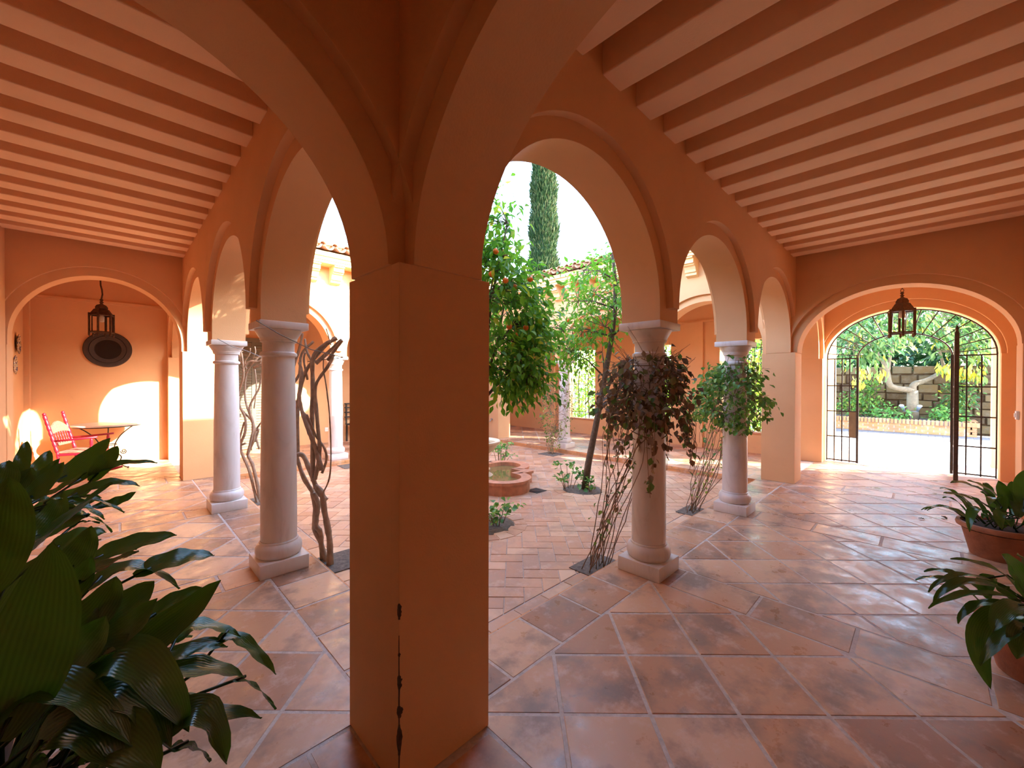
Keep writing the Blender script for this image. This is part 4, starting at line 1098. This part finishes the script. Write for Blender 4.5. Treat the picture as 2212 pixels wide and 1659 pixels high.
# ------------------------------------------------------------------ corner with the rocking chair
MX, MZ = -.072, 2.105
t = thing('round_mirror', 'round dark framed mirror on the wall behind the hanging lantern', 'mirror', (MX, NY, MZ))
def disc(prof, mat, nm, n=56):
    b = MB(); b.lathe(prof, n=n)
    bmesh.ops.rotate(b.bm, verts=b.bm.verts[:], matrix=Matrix.Rotation(PI/2, 3, 'X')); bmesh.ops.translate(b.bm, verts=b.bm.verts[:], vec=(MX, NY-.0, MZ))
    return b.done(nm, mat, t, angle=40)
disc([(.31, .0), (.322, .01), (.322, .03), (.31, .045), (.25, .04), (.246, .028), (.24, .04), (.18, .03), (.172, .012), (.17, .0)], 'mirror_frame', 'frame')
disc([(.175, .0), (.175, .014), (.01, .016)], 'mirror_glass', 'glass')
for (py, pz, h_), lab in zip(((9.60, 2.09, .30), (9.29, 1.77, .28)), ('painted ceramic plate on the side wall of the chair corner, the higher one', 'painted ceramic plate on the side wall of the chair corner, the lower one')):
    b = MB(); b.lathe([(.05, 0), (h_*.42, .018), (h_*.5, .03), (h_*.49, .036), (h_*.36, .02), (.01, .016)], n=36)
    bmesh.ops.rotate(b.bm, verts=b.bm.verts[:], matrix=Matrix.Rotation(PI/2, 3, 'Y'))
    o = b.done('ceramic_plate', 'plate', None, angle=40); o.location = (-1.049, py, pz); tag(o, lab, 'plate', 'painted plates on the side wall')

def turned(p, q, r, beads, n=44):
    p, q = Vector(p), Vector(q); pts = [p.lerp(q, k/n) for k in range(n+1)]
    rad = [r*(.78+.30*abs(math.sin(PI*beads*k/n))**.7) for k in range(n+1)]
    return pts, rad
CHL = Vector((-.37, 9.45, 0)); CRZ = math.atan2(-.37, .93)
t = thing('rocking_chair', 'red painted wooden rocking chair with turned posts and a pinkish seat', 'chair', CHL, None, CRZ); t.scale = (.9, .9, .9)
for y in (-.25, .25):
    b = MB(); pp, rd = turned((-.17, y, .10), (-.20, y, .50), .021, 3); b.tube(pp, .02, 10, radii=rd); pp, rd = turned((-.20, y, .48), (-.36, y, 1.12), .026, 7); b.tube(pp, .02, 10, radii=rd)
    b.sphere((-.362, y, 1.135), .026, 10, 1.1); b.done('back_post', 'red', t, True)
    b = MB(); pp, rd = turned((.24, y*1.06, .10), (.24, y*1.06, .45), .022, 3); b.tube(pp, .02, 10, radii=rd); b.done('front_leg', 'red', t, True)
    b = MB(); pp, rd = turned((.24, y*1.06, .45), (.25, y*1.1, .70), .022, 2); b.tube(pp, .02, 10, radii=rd); b.done('arm_post', 'red', t, True)
    b = MB(); b.tube([(-.26, y, .68), (.0, y*1.06, .695), (.33, y*1.12, .725)], .017, 8); b.done('armrest', 'red', t, True)
    b = MB(); b.tube([(x, y*1.02, .022+.25*(abs(x)/.62)**2*.55) for x in np.linspace(-.58, .46, 15)], .02, 8); b.done('rocker', 'red', t, True)
    for z in (.22,): b = MB(); b.tube([(-.18, y, z), (.24, y*1.05, z)], .012, 8); b.done('side_stretcher', 'red', t, True)
b = MB(); b.box(-.21, .27, -.27, .27, .42, .455, .01); b.done('seat_frame', 'red', t)
b = MB(); b.box(-.20, .26, -.25, .25, .452, .495, .018); b.done('seat', 'cushion', t, True)
b = MB(); n = 20; A = []; Bv = []
out = [(-.235+.47*k/n, .885+(.10*(math.sin(PI*k/n)**1.5)+.02)) for k in range(n+1)]
outl = out+[(.235-.47*k/n, .80+.03*math.sin(PI*k/n)) for k in range(n+1)]
def bx(y, z): return (-.20-.25*(z-.5), y, z)
A = [b.bm.verts.new((bx(y, z)[0]+.012, y, z)) for y, z in outl]; Bv = [b.bm.verts.new((bx(y, z)[0]-.012, y, z)) for y, z in outl]
k = len(outl); fa = b.bm.faces.new(A); fb = b.bm.faces.new(Bv[::-1])
for i in range(k): b.bm.faces.new((A[i], Bv[i], Bv[(i+1) % k], A[(i+1) % k]))
tri(b.bm, faces=[fa, fb]); b.done('crest_rail', 'cushion', t)
b = MB(); b.box(-.255, -.235, -.24, .24, .585, .645, .006); b.done('lower_back_rail', 'cushion', t)
for k in range(6):
    y = -.165+.066*k; pp, rd = turned(bx(y, .63), bx(y, .84), .009, 3, 18); MB().tube(pp, .008, 8, radii=rd).done('spindle', 'red', t, True)
b = MB(); b.tube([(.24, -.26, .24), (.24, .26, .24)], .012, 8); b.tube([(-.18, -.25, .2), (-.18, .25, .2)], .012, 8); b.done('cross_stretcher', 'red', t, True)

TX, TY, TH = -.08, 9.98, .79
t = thing('bistro_table', 'round pale topped table on scrolled iron legs behind the rocking chair', 'table', (TX, TY, 0))
MB().lathe([(.43, TH-.03), (.445, TH-.028), (.45, TH-.015), (.445, TH), (.01, TH)], (TX, TY, 0), 56).done('table_top', 'zinc', t, angle=40)
MB().lathe([(.40, TH-.045), (.43, TH-.045), (.43, TH-.029), (.40, TH-.029), (.40, TH-.045)], (TX, TY, 0), 40, False).done('rim', 'iron', t, True)
for k in range(3):
    a = 2*PI*k/3-.55; ca, sa = math.cos(a), math.sin(a)
    b = MB(); pr = [(.38, TH-.04), (.30, TH-.10), (.19, .58), (.12, .46), (.10, .36), (.14, .27), (.20, .20), (.17, .10), (.22, .05), (.30, .012)]
    P = [Vector((TX+r*ca, TY+r*sa, z)) for r, z in pr]; Q = []
    for i in range(len(P)-1):
        p0, p1, p2, p3 = P[max(0, i-1)], P[i], P[i+1], P[min(len(P)-1, i+2)]
        for q in range(5): u = q/5; Q.append(.5*((2*p1)+(p2-p0)*u+(2*p0-5*p1+4*p2-p3)*u*u+(3*p1-p0-3*p2+p3)*u**3))
    Q.append(P[-1]); b.tube(Q, .009, 7)
    b.tube([(TX+(.235+s*.06*math.cos(th))*ca, TY+(.235+s*.06*math.cos(th))*sa, .30+s*.06*math.sin(th)) for th, s in ((v, 1-v/15) for v in np.linspace(PI, 4.4*PI, 34))], .007, 6)
    b.sphere((TX+.30*ca, TY+.30*sa, .016), .016, 8); b.done('scroll_leg', 'iron', t, True)
b = MB(); b.tube([(TX+.115*math.cos(a), TY+.115*math.sin(a), .42) for a in np.linspace(0, 2*PI, 25)], .007, 6, caps=False); b.done('leg_ring', 'iron', t, True); b = MB(); b.tube([(TX+.17*math.cos(a), TY+.17*math.sin(a), .11) for a in np.linspace(0, 2*PI, 25)], .006, 6, caps=False); b.done('leg_ring', 'iron', t, True)

# fittings on the walls
t = thing('wall_switch', 'small white switch plate on the end arch beside the gate', 'switch', (7.55, GY+.02, 1.16))
MB().box(7.50, 7.60, GY+.02, GY+.045, 1.11, 1.21, .004).done('switch_plate', 'white', t)
MB().box(7.53, 7.57, GY+.044, GY+.055, 1.135, 1.185, .003).done('rocker_button', 'white', t)
t = thing('wall_socket', 'small white socket on the wall across the patio, behind the bare vine', 'socket', (3.78, NY, .34))
MB().box(3.74, 3.84, NY-.02, NY, .28, .38, .004).done('socket_plate', 'white', t)
MB().lathe([(.022, 0), (.022, .004), (.002, .004)], (3.79, NY-.024, .33), 14).done('socket_face', 'white', t)
# slatted shutter door in the north gallery
t = thing('shutter_door', 'olive brown slatted shutter door glimpsed between the two near columns', 'door', (2.3, NY, 0))
b = MB(); k = 0
z = .04
while z < 2.36: b.box(1.72, 2.70, NY-.055, NY-.03, z, z+.052); z += .06
b.done('slats', 'shutter', t)
b = MB(); b.box(1.64, 1.74, NY-.075, NY, 0, 2.46); b.box(2.68, 2.78, NY-.075, NY, 0, 2.46); b.box(1.64, 2.78, NY-.075, NY, 2.38, 2.48); b.box(2.17, 2.25, NY-.065, NY-.02, 0, 2.4); b.done('door_frame', 'shutter', t)
# iron bench across the patio
t = thing('iron_bench', 'dark iron bench against the wall, glimpsed between a far column and the corner pier', 'bench', (4.75, 10.15, 0))
b = MB()
for k in range(6): b.box(4.2, 5.3, 9.95+.07*k, 9.99+.07*k, .43, .455)
b.done('seat', 'iron', t)
b = MB()
for z in (.60, .72, .84, .94): b.box(4.2, 5.3, 10.36, 10.385, z, z+.03)
b.done('backrest', 'iron', t)
for x in (4.24, 5.26):
    for y in (9.98, 10.33): MB().box(x-.018, x+.018, y-.018, y+.018, 0, .44).done('leg', 'iron', t)
    MB().box(x-.018, x+.018, 10.345, 10.375, .44, .97).done('back_post', 'iron', t)

# ------------------------------------------------------------------ outside, beyond the gate
struct(MB().box(-60, 90, -60, 90, -.5, -.21).done('ground', 'soil'))
struct(MB().box(10.1, 15.4, -9, 12, -.2, -.012).done('floor_driveway', 'driveway'))
b = MB()
for i in range(14):
    for j in range(34):
        b.box(15.40+.14*i, 15.40+.14*i+.134, -4+.29*j+(i % 2)*.14, -4+.29*j+.282+(i % 2)*.14, -.2, -.008+.002*((i*7+j*3) % 3))
struct(b.done('floor_pavers', 'paver'))
w = MB(); w.box(10.17, 11.5, 1.375, 1.62, -.1, 3.0); w.box(11.35, 11.62, -1.5, -.87, -.1, 3.0)
struct(w.done('wall_gate_buttress', 'plaster'))
# raised brick planter with a soldier course cap
t = thing('brick_planter', 'long low brick planter with a pale brick cap beyond the gate', 'planter', (17.4, 2, 0))
tl = Tiles()
def brickrow(P0, P1, z0, z1, n, off, nx, ny, th):
    for k in range(n):
        a, c_ = (k+off)/n, (k+1+off)/n
        if c_ > 1: c_ = 1
        if a >= 1: continue
        a += .004/1; x0, y0 = P0[0]+(P1[0]-P0[0])*a, P0[1]+(P1[1]-P0[1])*a; x1, y1 = P0[0]+(P1[0]-P0[0])*c_, P0[1]+(P1[1]-P0[1])*c_
        g = .006; base = len(tl.V); tt = TR.random()
        for (x, y) in ((x0, y0), (x1, y1)):
            for (dx, dy) in ((0, 0), (nx*th, ny*th)):
                for z in (z0+g, z1-g*.3): tl.V.append((x+dx, y+dy, z)); tl.T.append(tt)
        q = base; tl.F += [(q, q+4, q+5, q+1), (q+2, q+3, q+7, q+6), (q+1, q+5, q+7, q+3), (q, q+1, q+3, q+2), (q+4, q+6, q+7, q+5), (q, q+2, q+6, q+4)]
for row in range(4): brickrow((17.25, 7.0), (17.25, -1.05), -.01+.068*row, .058+.068*row, 33, .5*(row % 2)-.5*0, 1, 0, .2)
for row in range(4): brickrow((17.25, -1.05), (18.75, -1.05), -.01+.068*row, .058+.068*row, 7, .5*(row % 2), 0, 1, .2)
brickrow((17.20, 7.0), (17.20, -1.10), .262, .40, 92, 0, 1, 0, .32); brickrow((17.20, -1.10), (18.75, -1.10), .262, .40, 19, 0, 0, 1, .3)
raw_mesh('brick_wall', tl.V, tl.F, 'curb', t, False, tl.T)
b = MB(); b.box(17.26, 17.42, -1.0, 7, -.1, .385); b.box(17.26, 18.75, -1.04, -.9, -.1, .385); b.done('mortar', 'mortar', t)
MB().box(17.4, 18.75, -.9, 7, -.1, .36).done('soil', 'soil', t)
# rubble stone wall
tl = Tiles(); r2 = random.Random(5); z = -.05
while z < 1.93:
    hgt = r2.uniform(.2, .34); y = -9.0
    while y < 9:
        wd = r2.uniform(.3, .62); g = .012; d0 = r2.uniform(-.03, .03); base = len(tl.V); tt = r2.random()
        q0, q1, q2, q3 = (r2.uniform(-.02, .02) for _ in range(4))
        for dx, s in ((.4, 1), (.03, 1), (0+d0*.6-.02, .88)):
            for (yy_, zz_) in ((y+g, z+g+q0), (y+wd-g, z+g+q1), (y+wd-g, z+hgt-g+q2), (y+g, z+hgt-g+q3)):
                cy_, cz_ = y+wd/2, z+hgt/2
                tl.V.append((18.88+dx, cy_+(yy_-cy_)*s, cz_+(zz_-cz_)*s)); tl.T.append(tt)
        b_ = base
        for l in (0, 4):
            for k in range(4): tl.F.append((b_+l+k, b_+l+4+k, b_+l+4+(k+1) % 4, b_+l+(k+1) % 4))
        tl.F.append((b_+8, b_+11, b_+10, b_+9)); y += wd
    z += hgt
t = thing('stone_wall', 'rough brown stone retaining wall behind the planter tree', 'wall', (19, 0, 0))
raw_mesh('stone_face', tl.V, tl.F, 'stonewall', t, False, tl.T)
MB().box(18.93, 19.5, -9, 9, -.1, 1.9).done('wall_core', 'stonewall', t)
# tree in the planter
rng = np.random.default_rng(21)
t = thing('garden_tree', 'forked pale trunked tree with big drooping leaves in the brick planter', 'tree', (18.0, .25, .36))
b = MB(); F0 = (18.0, .25, 1.28)
b.tube([(18.0, .24, .3), (18.0, .25, .8), F0], .15, 10, .13)
anch = []
for pts, r0, r1 in (([F0, at(1925, 834, 12.9), at(1916, 800, 13.0), at(1900, 770, 13.1), at(1880, 745, 13.2)], .10, .03), ([F0, at(1975, 830, 12.8), at(2000, 822, 12.9), at(2029, 806, 12.9), at(2060, 780, 12.9), at(2085, 745, 12.8)], .10, .03),
                    ([at(1918, 805, 13.0), at(1925, 760, 12.9), at(1935, 720, 12.7), at(1950, 690, 12.6)], .05, .02), ([at(2040, 800, 12.9), at(2030, 760, 12.6), at(2010, 710, 12.5)], .045, .02), ([at(1905, 780, 13.1), at(1870, 760, 12.8), at(1840, 740, 12.7)], .04, .015)):
    pts = [Vector(p) for p in pts]; Q = []
    for i in range(len(pts)-1):
        q0, q1, q2, q3 = pts[max(0, i-1)], pts[i], pts[i+1], pts[min(len(pts)-1, i+2)]
        for u in (0, .25, .5, .75): Q.append(.5*((2*q1)+(q2-q0)*u+(2*q0-5*q1+4*q2-q3)*u*u+(3*q1-q0-3*q2+q3)*u**3))
    b.tube(Q+[pts[-1]], r0, 9, r1); anch += [tuple(p) for p in pts[1:]]
cl = np.concatenate([ellipsoid_pts(rng, tuple(at(x, y, d)), (.55, .6, r), n, .2) for x, y, d, r, n in ((1850, 765, 12.6, .35, 26), (1900, 735, 12.3, .4, 30), (1965, 700, 12.4, .45, 34), (2040, 720, 12.3, .45, 32), (2110, 755, 12.2, .42, 30), (2130, 700, 12.4, .4, 26), (1890, 690, 12.8, .4, 24), (2075, 670, 12.5, .45, 28), (2000, 655, 12.6, .45, 28), (1930, 650, 12.8, .4, 22), (2130, 640, 12.6, .5, 26), (1830, 720, 12.9, .35, 18))])
lv = Leaves(9); crown(lv, b, anch, cl, rng, 9, .17, .21, .075, 1.0, None, twr=.006)
cl2 = np.concatenate([ellipsoid_pts(rng, tuple(at(x, y, 12.1)), (.25, .25, .14), n, .2) for x, y, n in ((1862, 800, 3), (1900, 805, 3), (2042, 792, 6), (2075, 800, 7), (2105, 805, 6), (1860, 815, 2))])
lv.add(np.repeat(cl2, 5, 0)+rng.normal(0, .07, (len(cl2)*5, 3)), (0, 0, -1), .22, .08, jitter=.25, tint=.97)
b.done('trunk', 'pale_bark', t, True); lv.done('foliage', 'garden_leaf', t)
# shrubs in the planter
for k, (x, y, h_, r, m_, lab) in enumerate(((18.1, 1.7, .75, .5, 'vine_leaf', 'bushy green shrub in the planter left of the forked tree'), (17.75, .75, .30, .5, 'ground_leaf', 'low green ground cover at the planter edge under the forked tree'), (17.8, -.45, .32, .45, 'ground_leaf', 'low green ground cover at the planter corner by the open gate leaf'),
                                         (18.35, 1.35, 1.35, .32, 'vine_leaf', 'climbing shrub against the stone wall left of the forked trunk'), (18.3, -.75, 1.3, .42, 'garden_leaf', 'yellowish shrub against the stone wall right of the forked trunk'))):
    rg = np.random.default_rng(60+k); t = thing('shrub', lab, 'shrub', (x, y, .36)); b = MB(); lv = Leaves(60+k)
    cl = ellipsoid_pts(rg, (x, y, .36+h_*.5), (r*.6, r, h_*.52), int(70*r*max(.5, h_)*2), .2); an = [(x, y+dy, .36) for dy in (-.2, 0, .2)]+[(x, y+dy, .36+h_*.6) for dy in (-.2, .1)]
    for dy in (-.2, .1): b.tube([(x, y+dy*.5, .32), (x, y+dy, .36+h_*.6)], .015, 6, .008)
    crown(lv, b, an, cl, rg, 9, .09, .10, .06, .2); b.done('stem', 'twig', t); lv.done('foliage', m_, t)
t = thing('garden_spotlight', 'twin headed garden spotlight with white lenses before the forked tree trunk', 'spotlight', (17.75, .29, .36))
b = MB(); b.tube([(17.75, .29, .34), (17.75, .29, .62)], .018, 8); b.tube([(17.75, .13, .62), (17.75, .45, .62)], .014, 8); b.done('bracket', 'paver', t, True)
for y, s in ((.14, -1), (.44, 1)):
    b = MB(); b.tube([(17.77, y, .62), (17.74, y+.02*s, .72), (17.70, y+.05*s, .80)], .05, 12, radii=[.025, .04, .06]); h_ = b.done('lamp_head', 'lamp', t, True)
    MB().sphere((17.69, y+.055*s, .805), .06, 14, .6).done('lens', 'white', h_, True)
# dark trees beyond the stone wall
for k, (x, y, h_, r, n) in enumerate(((21.0, 3.2, 5.2, 1.5, 150), (21.5, .9, 4.2, 1.4, 120), (21.2, -1.5, 5.0, 1.5, 120), (22.5, 5.5, 5.0, 1.6, 90))):
    rg = np.random.default_rng(80+k)
    lab = ('dark evergreen tree behind the stone wall, seen through the left fan bars of the gate', 'dark bushy tree behind the stone wall, straight behind the forked tree', 'dark tree behind the stone wall, seen over the open gate leaf', 'dark tree past the left jamb of the gateway, beyond the stone wall')[k]
    t = thing('background_tree', lab, 'tree', (x, y, -.2), 'trees beyond the stone wall'); b = MB(); b.tube([(x, y, -.25), (x, y, h_*.7)], .14, 8, .05); lv = Leaves(80+k)
    cl = ellipsoid_pts(rg, (x, y, h_*.55), (r, r*1.1, h_*.48), n, .3); crown(lv, b, [(x, y, z) for z in np.linspace(.5, h_*.7, 6)], cl, rg, 26, .28, .22, .12, .1, twr=.012)
    b.done('trunk', 'bark', t, True); lv.done('foliage', 'dark_leaf', t)
# hedges outside the grilled windows
for k, (y0, y1) in enumerate(((6.0, 9.2), (3.9, 5.9), (2.35, 3.8))):
    rg = np.random.default_rng(90+k); n = int(1500*(y1-y0)); lv = Leaves(90+k)
    P = np.stack([11.2+rg.random(n)**.6*1.3, y0+rg.random(n)*(y1-y0), -.1+3.0*rg.random(n)], 1); lv.add(P, rg.normal(0, 1, (n, 3))+np.array([-.4, 0, 0]), .12, .065, jitter=.4)
    t = thing('hedge', ('leafy green hedge outside the barred window behind the far white column', 'leafy green hedge outside the middle barred window, behind the dried vine', 'leafy green hedge outside the barred window behind the green vine column')[k], 'hedge', (11.8, (y0+y1)/2, -.2), 'hedges outside the barred windows')
    b = MB()
    for q in range(8): yq = y0+(y1-y0)*(q+.5)/8; b.tube([(11.9, yq, -.25), (11.9, yq+.1, 1.4), (11.8, yq-.1, 2.7)], .03, 6, .01)
    b.done('stem', 'bark', t); lv.done('foliage', 'hedge_leaf', t)
# tall cypress
cp = at(1174, 600, 30); rg = np.random.default_rng(70); t = thing('cypress', 'tall narrow cypress rising behind the far tiled roof', 'tree', (cp.x, cp.y, -.2))
b = MB(); b.tube([(cp.x, cp.y, -.25), (cp.x, cp.y, 18)], .22, 8, .06); b.done('trunk', 'bark', t, True)
MB().lathe([(.3, .6), (.86, 2), (.86, 13), (.5, 19), (.05, 23)], (cp.x, cp.y, 0), 24).done('inner_foliage', 'cypress_leaf', t, True)
lv = Leaves(70); n = 26000; zz = 1+23*rg.random(n); R_ = np.where(zz < 13, 1.12, 1.12-(zz-13)*.055)*(.9+.18*np.sin(zz*2.1+rg.random(n)*.5)*rg.random(n)); a = rg.random(n)*2*PI; rad = R_*(.62+.38*rg.random(n)**.5)
lv.add(np.stack([cp.x+rad*np.cos(a), cp.y+rad*np.sin(a), zz], 1), np.stack([np.cos(a)*.3, np.sin(a)*.3, np.full(n, 1.0)], 1), .34, .075, up=(0, 0, 1), jitter=.2); lv.done('foliage', 'cypress_leaf', t)
# blue railing on the ridge
t = thing('blue_railing', 'small blue railing with a pale glass pane showing above the far roof edge', 'railing', (9.7, 5.7, 4.4))
p0, p1 = at(1253, 577, 10.6), at(1276, 562, 10.4)
b = MB(); b.tube([p0, p1], .03, 6); b.done('top_rail', 'blue', t)
for q in (.2, .95): p = p0.lerp(p1, q); MB().tube([p, (p.x, p.y, 4.35)], .022, 6).done('post', 'blue', t)
b = MB(); v = [b.bm.verts.new(c_) for c_ in (p0.lerp(p1, .2), p0.lerp(p1, .95), (p0.lerp(p1, .95).x, p0.lerp(p1, .95).y, 4.4), (p0.lerp(p1, .2).x, p0.lerp(p1, .2).y, 4.4))]; b.bm.faces.new(v); b.done('pane', 'bluepane', t)

# ------------------------------------------------------------------ light
sd = bpy.data.lights.new('sun', 'SUN'); so = bpy.data.objects.new('sun', sd); COL.objects.link(so)
dv = Vector((-.67, 1, -.593)).normalized(); so.rotation_euler = dv.to_track_quat('-Z', 'Y').to_euler(); so.location = (10, -10, 12)
sd.energy = 10.5; sd.angle = math.radians(.53); sd.color = (1.0, .92, .80)
wd = bpy.data.worlds.new('World'); SC.world = wd; wd.use_nodes = True; nt = wd.node_tree
sk = nt.nodes.new('ShaderNodeTexSky'); sk.sky_type = 'NISHITA'; sk.sun_disc = False
sk.sun_elevation = math.radians(26.2); sk.sun_rotation = math.atan2(.67, -1); sk.air_density = 1.0; sk.dust_density = 1.0
bg = nt.nodes['Background']; nt.links.new(sk.outputs[0], bg.inputs[0]); bg.inputs[1].default_value = .95
SC.view_settings.view_transform = 'Standard'; SC.view_settings.look = 'None'; SC.view_settings.gamma = 1
SC.view_settings.exposure = 1.62; SC.view_settings.use_curve_mapping = False
SC.cycles.max_bounces = 14; SC.cycles.diffuse_bounces = 9; SC.cycles.glossy_bounces = 4; SC.cycles.transmission_bounces = 8; SC.cycles.transparent_max_bounces = 8
SC.cycles.sample_clamp_indirect = 8
